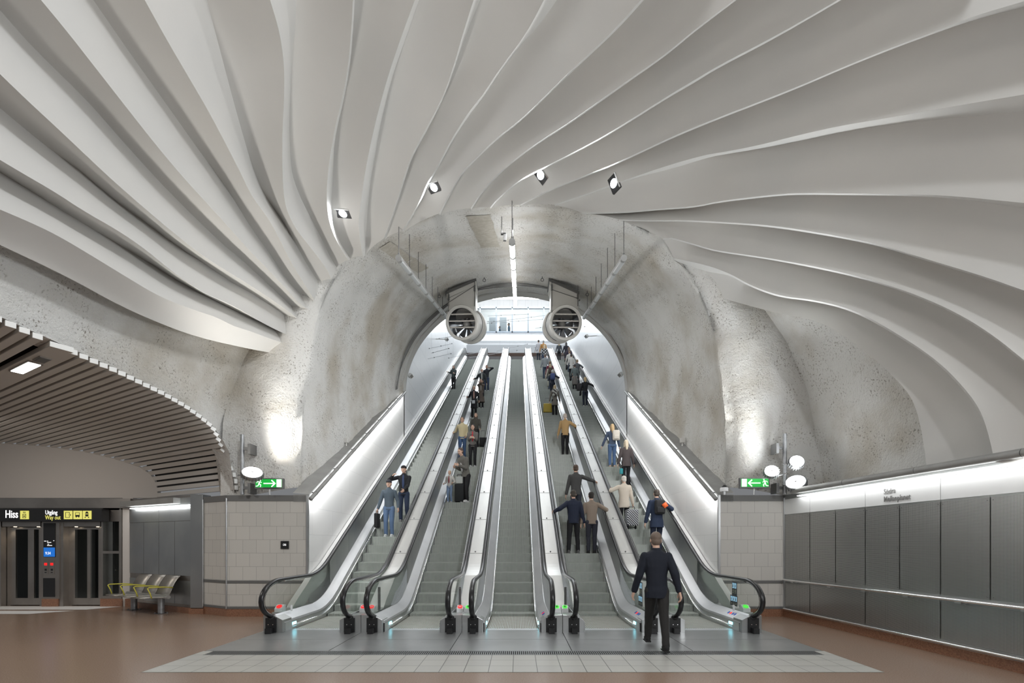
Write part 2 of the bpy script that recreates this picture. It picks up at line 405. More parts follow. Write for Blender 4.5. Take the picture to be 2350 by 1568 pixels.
# right metal wall
RD = Vector((.082,-1,0)).normalized(); R0 = Vector((5.83,10.6,0)); RN = Vector((-RD.y*-1, 0, 0))
RN = Vector((-1,-.082,0)).normalized()
def rp(Y): return (5.83+.082*(10.6-Y), Y)
ysm = [10.6-.695*i-.14 for i in range(-0, 18)]; ysm[0] = 10.58
pw = MB(); tp = MB()
def rpanel(mb, ya, yb, z0, z1, o_=.012):
    a = rp(ya); b = rp(yb); n = RN*o_
    mb.quad((a[0]+n.x,a[1]+n.y,z0),(b[0]+n.x,b[1]+n.y,z0),(b[0]+n.x,b[1]+n.y,z1),(a[0]+n.x,a[1]+n.y,z1), [(ya,z0),(yb,z0),(yb,z1),(ya,z1)])
yy = [10.58, 9.76, 9.06, 8.36, 7.68, 7.0, 6.32, 5.64, 4.96, 4.28, 3.6, 2.92, 2.24, 1.56, .88, .2, -.5, -1.2, -2]
for a, b in zip(yy[:-1], yy[1:]):
    rpanel(pw, a-.008, b+.008, .86, 2.21)
for k in range(0, len(yy)-2, 2):
    i0 = k+1 if k else 0
for a, b in [(10.58,9.76),(9.76,8.36),(8.36,7.0),(7.0,5.64),(5.64,4.28),(4.28,2.92),(2.92,1.56),(1.56,.2),(.2,-2)]:
    rpanel(pw, a-.008, b+.008, .22, .76)
    slab(tp, rp(a-.006), rp(b+.006), 2.235, 2.56, .02, .014)
wr = struct(pw, 'wall_right', perf)
tp.build('top_panel', satin, wr)
bk = MB(); slab(bk, rp(10.6), rp(-2), 0, 2.66, .2, 0); slab(bk, rp(10.6), rp(-2), 2.57, 2.66, .1, .012); bk.build('backing', panel_st, wr)
bb = MB(); slab(bb, rp(10.6), rp(-2), 0, .14, .05, .03); struct(bb, 'baseboard_right', granite)
lt = MB(); slab(lt, rp(10.1), rp(-2), 2.592, 2.602, .0, .05); lt.build('light_strip', cove, wr)
sc_ = MB()
for Y in yy[1:14]:
    for z in (.9, 1.53, 2.17):
        for e_ in (-.035, .035):
            a = rp(Y+e_); sc_.cyl((a[0],a[1],z), (a[0]+RN.x*.016,a[1]+RN.y*.016,z), .006, 8)
sc_.build('screw', steel_d, wr)
text('Södra', 'lettering', ctext, .125, (rp(7.97)[0]-.022, 7.97, 2.415), (.082,-1,0), (0,0,1), wr, .002, squeeze=.78)
text('Mellanplanet', 'lettering', ctext, .125, (rp(7.97)[0]-.022, 7.97, 2.29), (.082,-1,0), (0,0,1), wr, .002, bold=.0016, squeeze=.78)

# ================================================================ ROCK
def hash3(x, y, z): 
    v = math.sin(x*12.9898+y*78.233+z*37.719)*43758.5453; return v-math.floor(v)
from mathutils import noise as mn
def rough(p, a=.05, s=.9):
    p = Vector(p); return a*(mn.noise(p*s)+.5*mn.noise(p*s*2.3)+.3*mn.noise(p*s*5))
AX, AZ = -.05, 2.8
# hall vault (rock behind the ribs), left springs above the slats, right behind the metal wall
P = []; nphi = 90; ny = 60
for j in range(ny+1):
    Y = 11.15-(11.15+3.5)*j/ny
    def slat_z(s__):
        for (sa, za), (sb, zb2) in zip(arc[:-1], arc[1:]):
            if sb <= s__ <= sa: return za+(zb2-za)*(sa-s__)/(sa-sb)+.07
        return 2.72
    s__ = -6.2+1.774*min(Y, 10.85); zl = slat_z(-6.66+1.774*Y); z0_ = slat_z(s__)
    phiL = PI+0 - math.asin(max(-1, min(1, (zl-AZ)/6.66))); phiR = math.asin((2.6-AZ)/6.85)
    row = [(-6.13-.12*max(0, s__-11)/1.66, Y, z0_)]
    for i in range(nphi+1):
        ph = phiL+(phiR-phiL)*i/nphi; R = (6.66 if ph > PI/2 else 6.78)+(.38 if ph > PI/2 else .26)*max(0, math.sin(ph))**3
        p = (AX+R*math.cos(ph), Y, AZ+R*math.sin(ph)); d = rough(p, .05)
        row.append((AX+(R+d)*math.cos(ph), Y, AZ+(R+d)*math.sin(ph)))
    P.append(row)
g = MB(); g.grid(P); struct(g, 'wall_rock_vault', rock, True)
# face wall with tunnel mouth and tunnel lining up to the arch frame
def sect(Y, t):     # t in 0..1 from left foot to right foot
    q = max(0, min(1, (Y-10.8)/8.5)); a = 4.83-.35*q; n = 3.1-1.1*q**.8; z0 = ledge(Y)
    zc = 9.2+.285*(Y-10.8); b = zc-z0; xc = -.1
    th = PI*(1-t); c_, s_ = math.cos(th), math.sin(th)
    return (xc+a*math.copysign(abs(c_)**(2/n), c_), z0+b*abs(s_)**(2/n))
NT = 110; P = []
ys = [10.98+8.32*k/46 for k in range(47)]
def outer(t):
    th = PI*(1-t); c_, s_ = math.cos(th), math.sin(th); n = 2.6
    return (-.1+(6.9 if c_ > 0 else 6.5)*math.copysign(abs(c_)**(2/n), c_), 2.5+6.9*abs(s_)**(2/n))
for k in range(14):      # from the outer rim to the mouth
    q = 1-k/13; row = []
    for i in range(NT+1):
        t = i/NT; m_ = sect(10.98, t); o_ = outer(t); x = m_[0]+(o_[0]-m_[0])*q; z = m_[1]+(o_[1]-m_[1])*q
        dist = math.hypot(x-m_[0], z-m_[1]); r = .45
        Y = 10.72+ (.26*(1-min(1, dist/r))**2)
        d = rough((x, Y, z), .07, 1.1); row.append((x, Y+d*.8, z))
    P.append(row)
for Y in ys:
    row = []
    for i in range(NT+1):
        x, z = sect(Y, i/NT); d = rough((x, Y, z), .07, .8); fade = 0 if Y > 19.2 else 1
        nx, nz = x+.1, z-(ledge(Y)); l = math.hypot(nx, nz) or 1
        row.append((x+nx/l*d*fade, Y, z+nz/l*d*fade))
    P.append(row)
g = MB(); g.grid(P); struct(g, 'wall_rock_tunnel', rock, True)
# stained bands on the lining
stain = mat('stain', (.50,.475,.42), .95, bump=(30,.6,.02), var=(.43,.40,.34), vscale=10)
def patch(t0, t1, ya, yb, dt=0):
    P = []
    for j in range(9):
        Y = ya+(yb-ya)*j/8; row = []
        for i in range(5):
            t = t0+(t1-t0)*i/4+dt*j/8+.0006*math.sin(j*2.1+i); x, z = sect(Y, t); dd = rough((x, Y, z), .07, .8); nx, nz = x+.1, z-ledge(Y); l = math.hypot(nx, nz)
            row.append((x+nx/l*(dd-.012), Y, z+nz/l*(dd-.012)))
        P.append(row)
    m_ = MB(); m_.grid(P); return m_
for a in ((.462,.487,11.4,13.6,.0), (.31,.335,11.6,14.2,.015)):
    struct(patch(*a), 'wall_stain', stain, True)
# arch frame
P = []
for yy_, k in ((19.1,1.0),(19.1,.985),(19.45,.985),(19.45,1.05)):
    row = []
    for i in range(61):
        x, z = sect(19.2, i/60); x0, z0 = -.1, ledge(19.2); row.append((x0+(x-x0)*k, yy_, z0+(z-z0)*k))
    P.append(row)
g = MB(); g.grid(P); struct(g, 'trim_4', mat('arch_frame', (.60,.59,.56), .6), SM)
g = MB(); P = []
for k in (.985, 2.6):
    row = []
    for i in range(61):
        x, z = sect(19.2, i/60); x0, z0 = -.1, ledge(19.2); row.append((x0+(x-x0)*k, 19.47, z0+(z-z0)*k))
    P.append(row)
g.grid(P); struct(g, 'wall_shaft_front', white_p)
# inclined side walls of the escalator shaft (tiled) with grey caps and cove lights
for side, X, sg in (('shaft_left', LW, -1), ('shaft_right', RW, 1)):
    g = MB(); P = []; U = []
    for j in range(41):
        Y = 10.6+9.0*j/40; P.append([(X, Y, -.3+zb(Y)*.9), (X, Y, ledge(Y))]); U.append([(Y, -.3+zb(Y)*.9), (Y, ledge(Y))])
    g.grid(P, U); o = struct(g, 'wall_'+side, tile_s)
    c = MB(); P = []
    for Y in (10.6, 19.6):
        z = ledge(Y); P.append([(X-sg*.02, Y, z-.10), (X-sg*.02, Y, z+.02), (X+sg*.34, Y, z+.05)])
    c.grid(P); c.obox((X+sg*.15, 10.6, 2.6), (.17,0,0), (0,.012,0), (0,0,.08)); o2 = c.build('ledge_cap', cap_grey, o)
    # pipe-shaped luminaire along the cap
    r = MB(); d = Vector((0,1,M30)).normalized(); p0 = Vector((X-sg*.10, 10.5, ledge(10.5)-.03)); r.cyl(p0, p0+d*10.2, .045, 14)
    L = thing('cove_luminaire', p0, ('left' if sg < 0 else 'right')+'-hand grey pipe luminaire climbing under the ledge of the white tiled side wall', 'light', 'pipe luminaires over the side walls')
    r.build('tube', cap_grey, L, True)
    e = MB()
    for k in range(7):
        a = p0+d*(.15+1.45*k)+Vector((sg*.035,0,-.045)); e.tube([a, a+d*1.3], .018, 8)
    e.build('light_strip', cove, L)
    striplamp('cove_glow', p0+d*.1+Vector((-sg*.02,0,-.08)), p0+d*10+Vector((-sg*.02,0,-.08)), (sg*.55,0,-1), 85, .06, (.98,.99,1))
    for k in range(7):
        b = MB(); a = p0+d*(.3+1.45*k); b.cyl(a, a+Vector((sg*.12,0,.02)), .014, 8); b.cyl(a-d*.01, a+d*.01, .049, 14); b.build('bracket', steel_d, L)
# upper shaft behind the arch
def sidewall(X, name):
    g = MB(); P = []; U = []
    for j in range(25):
        Y = 19.47+(44-19.47)*j/24; z0 = min(zb(Y)-.4, ZT-.5); P.append([(X, Y, z0), (X, Y, 24)]); U.append([(Y, z0), (Y, 24)])
    g.grid(P, U); return struct(g, name, shaft_w)
shaft_w = tile_mat('shaft_white_panel', (.80,.82,.84), (.78,.80,.82), (.62,.65,.68), w=2.4, h=1.2, rough=.25, ms=.01)
sidewall(LW, 'wall_shaft_left_upper'); sidewall(RW, 'wall_shaft_right_upper')
g = MB(); g.box(LW,RW,19.47,44.4,24,24.2); struct(g, 'ceiling_shaft', white_p)
# end wall with glazing
g = MB(); YW = 44.0
def band(y0, y1, yd=0, x0=LW, x1=RW, t=.3): g.box(x0, x1, YW-yd, YW+t, CH-(y1-CY)/F*YW, CH-(y0-CY)/F*YW)
band(640, 706); band(764, 775, .0); band(775, 785, .25); band(785, 801); struct(g, 'wall_shaft_end', white_p)
g = MB(); g.box(LW,RW,43.2,44.0, px(0,818,44)[2], px(0,800,44)[2]); struct(g, 'trim_5', mat('soffit_grey', (.42,.44,.46), .5))
g = MB(); g.box(LW,RW,48,48.2,14,19.5); struct(g, 'wall_concourse', mat('dark_concourse', (.09,.09,.09), .6))
g = MB(); g.box(LW,RW,YT+2,48,ZT-.3,ZT-.01); struct(g, 'floor_concourse', granite)
wn = MB(); zt_, zb_ = px(0,706,44)[2], px(0,764,44)[2]
wn.box(LW,RW,43.9,44.1,zt_-.12,zt_); wn.box(LW,RW,43.9,44.1,zb_,zb_+.1)
for x in (1064,1102,1139,1175.5,1212,1248,1286,1322): wn.box(px(x,0,44)[0]-.05, px(x,0,44)[0]+.05, 43.9, 44.1, zb_, zt_)
win = struct(wn, 'window_1', mat('window_frame', (.45,.52,.60), .4, .4))
gl = MB(); gl.box(LW,RW,43.99,44.0,zb_,zt_); gl.build('pane', glass, win)
# upstairs street hall seen through the glass
g = MB(); g.box(-6,6,44.3,52,zb_-.35,zb_-.05); struct(g, 'floor_street_level', white_p)
g = MB(); g.box(-12,12,53,53.2,zb_-2,30); struct(g, 'wall_backdrop', white_p)  # white backdrop added so the top windows look bright
g = MB(); g.box(-5.5,-4.6,49,49.6,zb_,25); g.box(-1.9,-1.2,50,50.5,zb_,25); g.box(-3.0,-2.2,50,50.4,zb_,25); struct(g, 'trim_6', mat('pale_grey', (.5,.55,.6), .5))
g = MB(); 
for k in range(2): g.obox((2.6+k*.4,48.5,zb_+1.6), Vector((1.4,0,1.2)), (0,.1,0), (.08,0,-.08))
struct(g, 'trim_7', mat('pale_blue', (.6,.66,.7), .4))
for y_, z_ in ((43.0,23.4),(41.6,23.7)):
    g = MB(); g.box(LW+.2,RW-.2,y_-.12,y_+.12,z_,z_+.06); q_ = MB(); q_.box(-3,-2.96,y_-.02,y_+.02,z_+.1,24); q_.box(2.9,2.94,y_-.02,y_+.02,z_+.1,24); L = thing('strip_light', (-.1,y_,z_), ('nearer' if y_ < 42 else 'farther')+' white strip light under the ceiling above the top windows', 'light'); g.build('diffuser', tube_on, L)
    g = MB(); g.box(LW+.2,RW-.2,y_-.15,y_+.15,z_+.06,z_+.12); g.build('housing', white_p, L); q_.build('hanger', white_p, L)

# ================================================================ RIBBED CEILING
ribsL = {
1:[(0,481),(57,505),(128,538),(204,583),(287,634),(367,682),(457,716),(495,727),(538,750),(572,759),(615,776),(655,789)],
2:[(0,367),(57,401),(128,442),(191,484),(271,529),(335,573),(392,621),(450,661),(472,675),(529,698),(584,730),(630,756),(660,769)],
3:[(0,170),(64,232),(128,291),(204,363),(255,411),(335,481),(399,535),(472,592),(529,627),(584,661),(644,701),(697,742)],
4:[(94,0),(153,71),(217,153),(281,235),(357,332),(414,400),(466,457),(529,526),(572,575),(615,618),(658,664),(687,698),(714,714)],
5:[(332,0),(383,92),(434,179),(485,266),(554,400),(578,452),(612,495),(638,541),(664,595),(693,644),(721,687)],
6:[(620,0),(643,77),(653,153),(652,230),(648,306),(648,400),(653,472),(676,523),(716,572),(753,621),(760,640)],
7:[(810,0),(806,77),(799,153),(786,225),(768,294),(751,400),(749,486),(767,546),(799,597)],
8:[(952,0),(921,84),(893,166),(868,255),(850,332),(837,400),(825,486),(822,523),(833,588)],
9:[(1087,0),(1062,77),(1041,153),(1016,225),(972,306),(944,357),(929,400),(912,457),(894,512),(881,547)],
10:[(1248,0),(1219,57),(1190,102),(1146,159),(1107,220),(1079,252),(1036,319),(995,400),(982,414),(962,466),(923,530)],
11:[(1471,0),(1417,61),(1353,123),(1289,182),(1225,246),(1187,281),(1136,319),(1066,389),(1050,410),(1018,470),(1008,490)],
12:[(1685,0),(1592,70),(1528,124),(1449,179),(1369,236),(1305,282),(1225,332),(1152,389),(1105,440),(1080,478)],
13:[(1923,0),(1841,48),(1762,92),(1650,150),(1592,185),(1528,223),(1433,284),(1369,322),(1257,380),(1193,411),(1135,462),(1125,476)],
14:[(2350,3),(2240,35),(2160,67),(2049,108),(1937,153),(1857,188),(1778,220),(1650,269),(1560,306),(1497,335),(1417,373),(1337,405),(1257,437),(1194,470)],
15:[(2350,217),(2176,246),(2049,269),(1937,287),(1841,308),(1736,335),(1650,351),(1624,354),(1544,376),(1449,408),(1369,437),(1273,470)],
16:[(2350,466),(2192,450),(2096,446),(1937,444),(1841,443),(1793,445),(1650,461),(1595,474),(1514,479),(1434,487),(1335,489)],
17:[(2350,667),(2257,634),(2127,595),(2019,561),(1910,539),(1771,517),(1650,509),(1568,505),(1488,506),(1421,504)],
18:[(2350,827),(2279,769),(2192,715),(2084,669),(1988,639),(1888,615),(1771,593),(1650,576),(1621,569),(1533,542),(1522,548)],
19:[(2283,1060),(2261,966),(2231,910),(2153,827),(2040,754),(1958,710),(1867,688),(1789,680),(1715,652),(1680,630),(1621,608),(1546,593)]}
ribsH = {
0:[(0,562),(159,637),(268,698),(351,736),(450,774),(581,803),(624,810)],
1:[(0,395),(67,436),(143,484),(223,532),(287,570),(351,608),(400,640),(450,667),(515,701),(584,733),(624,753),(660,771)],
2:[(0,248),(89,322),(163,378),(179,388),(265,462),(332,509),(400,561),(472,607),(529,647),(584,676),(644,716),(675,742)],
3:[(0,23),(51,82),(102,135),(166,197),(222,255),(268,309),(350,400),(400,452),(457,509),(515,564),(561,601),(612,650),(653,687),(700,735)],
4:[(214,0),(255,59),(306,133),(357,204),(408,276),(460,350),(498,400),(538,460),(578,526),(624,589),(658,644),(698,684),(716,708)],
5:[(475,0),(495,77),(523,184),(549,281),(584,400),(612,457),(650,509),(676,555),(704,607),(733,650)],
6:[(680,0),(679,38),(674,102),(667,204),(663,281),(666,357),(670,400),(687,449),(713,500),(739,549),(756,587),(773,614)],
7:[(813,0),(809,77),(801,153),(788,225),(771,294),(766,332),(765,400),(759,486),(773,546),(804,594)],
8:[(962,0),(934,84),(903,166),(880,255),(865,332),(854,400),(846,450),(843,500),(838,585)],
9:[(1102,0),(1075,64),(1050,136),(1018,226),(974,309),(946,358),(932,401),(915,458),(897,513),(884,548)],
10:[(1278,0),(1241,54),(1187,112),(1149,163),(1109,223),(1081,258),(1038,321),(997,402),(984,416),(965,468),(926,532)],
11:[(1478,0),(1421,64),(1354,125),(1290,184),(1226,248),(1188,283),(1137,321),(1067,391),(1052,411),(1021,471),(1011,492)],
12:[(1686,1),(1593,72),(1529,126),(1450,181),(1370,238),(1306,284),(1226,334),(1153,391),(1107,441),(1083,480)],
13:[(1926,2),(1841,51),(1762,96),(1650,154),(1592,191),(1528,226),(1434,286),(1370,324),(1258,382),(1194,413),(1137,464),(1127,478)],
14:[(2350,16),(2250,42),(2160,70),(2050,110),(1938,155),(1858,190),(1779,222),(1651,271),(1561,308),(1498,337),(1418,375),(1338,407),(1258,439),(1195,472)],
15:[(2350,255),(2176,272),(2049,285),(1937,303),(1841,324),(1736,343),(1650,356),(1624,362),(1544,387),(1449,410),(1370,439),(1274,472)],
16:[(2350,478),(2192,455),(2096,448),(1937,446),(1841,445),(1793,447),(1650,463),(1595,476),(1514,481),(1434,489),(1335,491)],
17:[(2350,669),(2257,636),(2127,597),(2019,563),(1910,541),(1771,519),(1650,511),(1568,507),(1488,508),(1421,506)],
18:[(2350,829),(2279,771),(2192,717),(2084,671),(1988,641),(1888,617),(1771,595),(1650,578),(1621,571),(1533,544),(1522,550)],
19:[(2309,1060),(2275,980),(2248,940),(2231,913),(2153,829),(2040,756),(1958,712),(1867,690),(1789,682),(1715,654),(1680,632),(1621,624),(1570,608),(1546,597)]}
edge_end = [(2129,1085),(2116,992),(2097,918),(2058,871),(1997,814),(1919,758),(1867,734),(1793,721),(1715,701),(1650,682),(1616,667),(1593,637)]
def extend(pl, d=520):       # carry a rib on beyond the part in view
    (x0,y0), (x1,y1) = pl[0], pl[1]
    if not (x0 <= 1 or y0 <= 3 or x0 >= 2349): return pl
    l = math.hypot(x0-x1, y0-y1); u = ((x0-x1)/l, (y0-y1)/l)
    return [(x0+u[0]*d, y0+u[1]*d), (x0+u[0]*d/2, y0+u[1]*d/2)]+pl
def resample(pl, n):
    P = np.array(pl, float)
    for _ in range(2):      # light corner cutting
        Q = [P[0]]
        for a, b in zip(P[:-1], P[1:]): Q += [a*.75+b*.25, a*.25+b*.75]
        Q.append(P[-1]); P = np.array(Q)
    s = np.r_[0, np.cumsum(np.hypot(*np.diff(P, axis=0).T))]; t = np.linspace(0, s[-1], n)
    return np.c_[np.interp(t, s, P[:,0]), np.interp(t, s, P[:,1])]
def to_vault(pt, R):          # where the sight line meets the barrel of radius R
    a = (pt[0]-CX)/F; b = -(pt[1]-CY)/F; c0 = CH-AZ
    A = a*a+b*b; B = 2*(-AX*a+b*c0); D = AX*AX+c0*c0-R*R
    Y = (-B+math.sqrt(max(0, B*B-4*A*D)))/(2*A); return Vector((a*Y, Y, CH+b*Y))
NR = 72; RL = 6.28
def edge3(pl, dl, dr):
    Q = resample(extend(pl), NR); out = []
    for i, q in enumerate(Q):
        e = 1-max(0, (i/(NR-1)-.75)/.25)*.45
        out.append(to_vault(q, RL+dl*e))
    return out
E_L = {k: edge3(v, -.24 if k < 9 else -.12, 0) for k, v in ribsL.items()}
E_H = {k: edge3(v, .26, 0) for k, v in ribsH.items()}
E_H[0] = edge3(ribsH[0], .0, 0); E_L[20] = edge3(edge_end, 0, 0)
ceil = MB()
def rad(p): return math.hypot(p.x-AX, p.z-AZ)
def strip(A, B, m, bulge=0):
    P = []
    for a, b in zip(A, B):
        row = []
        ra, rb = rad(a), rad(b)
        for j in range(m+1):
            t = j/m; p = a.lerp(b, t); r = rad(p); R = ra+(rb-ra)*(t**1.25)+bulge*math.sin(PI*t)
            k = R/r; row.append(Vector((AX+(p.x-AX)*k, p.y, AZ+(p.z-AZ)*k)))
        P.append(row)
    ceil.grid(P)
for k in range(0, 20): strip(E_H[k], E_L[k+1], 8)
for k in range(1, 20): strip(E_L[k], E_H[k], 2)
def lip(A, up, sgn=0):
    P = [[a, Vector((AX+(a.x-AX)*(1+up/rad(a)), a.y+sgn, AZ+(a.z-AZ)*(1+up/rad(a))))] for a in A]; ceil.grid(P)
lip(E_H[0], .05); lip(E_L[20], .05)
for k in range(0, 20):     # blunt rib ends turned up to the rock
    A = []
    a, b = E_H[k][-1], E_L[k+1][-1]
    for j in range(9):
        t = j/8; p = a.lerp(b, t); R = rad(a)+(rad(b)-rad(a))*(t**1.25); kk = R/rad(p); A.append(Vector((AX+(p.x-AX)*kk, p.y, AZ+(p.z-AZ)*kk)))
    ceil.grid([[q, Vector((AX+(q.x-AX)*1.012, q.y+.10, AZ+(q.z-AZ)*1.012)), Vector((AX+(q.x-AX)*1.07, q.y+.22, AZ+(q.z-AZ)*1.07))] for q in A])
    if k: ceil.grid([[q, Vector((AX+(q.x-AX)*1.06, q.y+.2, AZ+(q.z-AZ)*1.06))] for q in (E_L[k][-1], E_H[k][-1])])
bm_o = ceil.build('ceiling', plaster, None, True); bm_o['kind'] = 'structure'
striplamp('wall_glow', (rp(10.0)[0]-.12, 10.0, 2.60), (rp(-1.5)[0]-.12, -1.5, 2.60), (.45,.03,-1), 22, .04)
striplamp('wall_glow', Vector((*bp(.15),2.45))+Vector((-.05,-.10,0)), Vector((*bp(bl-.1),2.45))+Vector((-.05,-.10,0)), (.2,.4,-1), 5, .03)
# ================================================================ ESCALATORS
def ysamples(a, b):
    s = [a]
    for lo, hi, n in ((Y0-TT, Y0+TT, 9), (YT-TT, YT+TT, 9)):
        for i in range(n):
            y = lo+(hi-lo)*i/(n-1)
            if a < y < b: s.append(y)
    s.append(b); return s
def sweep(mb, poly, a, b, closed=True, base=zb):     # poly of (x, dz) carried along the incline
    P = []
    for Y in ysamples(a, b):
        row = [(x, Y, base(Y)+dz) for x, dz in poly]
        if closed: row.append(row[0])
        P.append(row)
    mb.grid(P)
    if closed:
        for k, Y in ((0, a), (-1, b)): mb.add([(x, Y, base(Y)+dz) for x, dz in poly], [tuple(range(len(poly)))])
YE = 42.3; RO = .70; SW = .483
# one step, shared by all five escalators
st = MB(); nc = 30
for i in range(nc):
    x0 = -SW+2*SW*i/nc; w = 2*SW/nc
    st.box(x0+.3*w, x0+w, 0, .4, -.02, 0); st.box(x0+.3*w, x0+w, -.006, .02, -.235, -.004)
st.mi = 1; st.box(-SW, SW, .004, .405, -.05, -.012); st.box(-SW, SW, .006, .03, -.25, -.012)
step_proto = None
esc_words = ['leftmost of the five escalators, beside the left tiled side wall, carrying people down',
 'second escalator from the left, a line of people riding down towards the viewer',
 'middle escalator of the five, its steps empty all the way up',
 'fourth escalator from the left, people riding up with their backs to the viewer',
 'rightmost of the five escalators, beside the right tiled side wall, carrying people up']
ESC = []
for i, c in enumerate(cs):
    E = thing('escalator', (c, 9.0, 0), esc_words[i], 'escalator', 'parallel escalators'); ESC.append(E)
    for j in range(78):
        Y = 9.05+.4*j
        if Y > YT+.9: break
        if step_proto is None:
            step_proto = st.build('step', [step_m, steel_d], E, local=True); o = step_proto
        else:
            o = step_proto.copy(); C.objects.link(o); o.parent = E
        o.location = (0, Y-9.0, zb(Y)+.002)
    cb = MB(); cb.box(c-SW, c+SW, 8.92, 9.07, -.02, .006)
    for k in range(24): cb.box(c-SW+k*.0402+.01, c-SW+k*.0402+.03, 9.05, 9.10, 0, .008)
    cb.build('comb_plate', steel_l, E)
    for s in (-1, 1):
        X = lambda o_: c+s*o_
        m_ = MB(); sweep(m_, [(X(.49),-.2),(X(.49),.165),(X(.505),.165),(X(.505),-.2)], 8.75, YE); m_.build('skirt_panel', steel, E)
        m_ = MB(); ys_ = [y for y in ysamples(9.0, YE)]; m_.tube([(X(.478), y, zb(y)+.075) for y in ys_], .017, 8); m_.build('skirt_rail', chrome, E, True)
        m_ = MB(); sweep(m_, [(X(.495),.168),(X(.505),.205),(X(.665),.325),(X(.69),.325),(X(.69),.168)], 8.72, YE); m_.build('inner_deck', steel_l, E)
        m_ = MB(); sweep(m_, [(X(.497),.160),(X(.497),.172),(X(.52),.172),(X(.52),.160)], 8.75, YE); m_.build('deck_seam', black, E)
        # inner metal panels with fine joints
        m_ = MB(); y = 11.28; k = 0
        while y < YE-.3:
            y2 = min(y+1.25, YE-.1); sweep(m_, [(X(.672),.325),(X(.672),.90),(X(.684),.90),(X(.684),.325)], y+.006, y2-.006); y = y2
        m_.build('inner_panel', panel_st, E)
        # glass of the newel end
        g_ = MB(); pts = []
        for q in range(13):
            th = PI/2+PI*q/12*.98; pts.append((8.98+.60*math.cos(th), .60+.31*math.sin(th)))
        poly = [(11.27, zb(11.27)+.905)]+[(y, zb(y)+.905) for y in reversed(ysamples(9.6, 11.2))][:-1]+[(9.3,.912)]+pts+[(9.3,.325)]+[(y, zb(y)+.325) for y in ysamples(9.6, 11.27)]
        g_.prism(poly, 'x', X(.674), X(.682)); g_.build('glass_panel', glass, E)
        # handrail
        path = []
        for y in reversed(ysamples(9.15, YE)): path.append((X(RO), y, zb(y)+.935))
        for q in range(1, 16):
            th = PI/2+PI*q/16; path.append((X(RO), 8.97+.66*math.cos(th), .595+.345*math.sin(th)))
        path += [(X(RO), 8.95, .245), (X(RO), 9.05, .20)]
        m_ = MB(); m_.tube(path, .046, 12, ry=.72, ref=(1,0,0)); h = m_.build('handrail', rubber, E, True)
        path2 = [(p[0], p[1]+(.0 if k < len(path)-18 else .0), p[2]-.034) for k, p in enumerate(path[:len(path)-17])]
        m_ = MB(); m_.tube(path2, .026, 8, ry=.6, ref=(1,0,0))
        arc2 = [(X(RO), 8.97+.615*math.cos(PI/2+PI*q/16), .595+.305*math.sin(PI/2+PI*q/16)) for q in range(0, 16)]
        m_.tube(arc2, .024, 8, ry=.6, ref=(1,0,0)); m_.build('handrail_guide', chrome, h, True)
        # handrail inlet at the foot
        m_ = MB(); m_.box(X(RO)-.095, X(RO)+.095, 8.63, 8.66, .015, .27); m_.box(X(RO)-.05, X(RO)+.05, 8.52, 8.64, .0, .10); m_.ell((X(RO), 8.68, .27), .075, .07, .06); il = m_.build('handrail_inlet', black, E)
        m_ = MB()
        for e_ in (-.04, .04): m_.cyl((X(RO)+e_, 8.622, .155), (X(RO)+e_, 8.634, .155), .008, 10)
        m_.build('inlet_screw', chrome, il)
        m_ = MB(); m_.box(min(X(.482), X(.492)), max(X(.482), X(.492)), 9.02, 9.16, .055, .135); m_.build('comb_light', cyan, E)
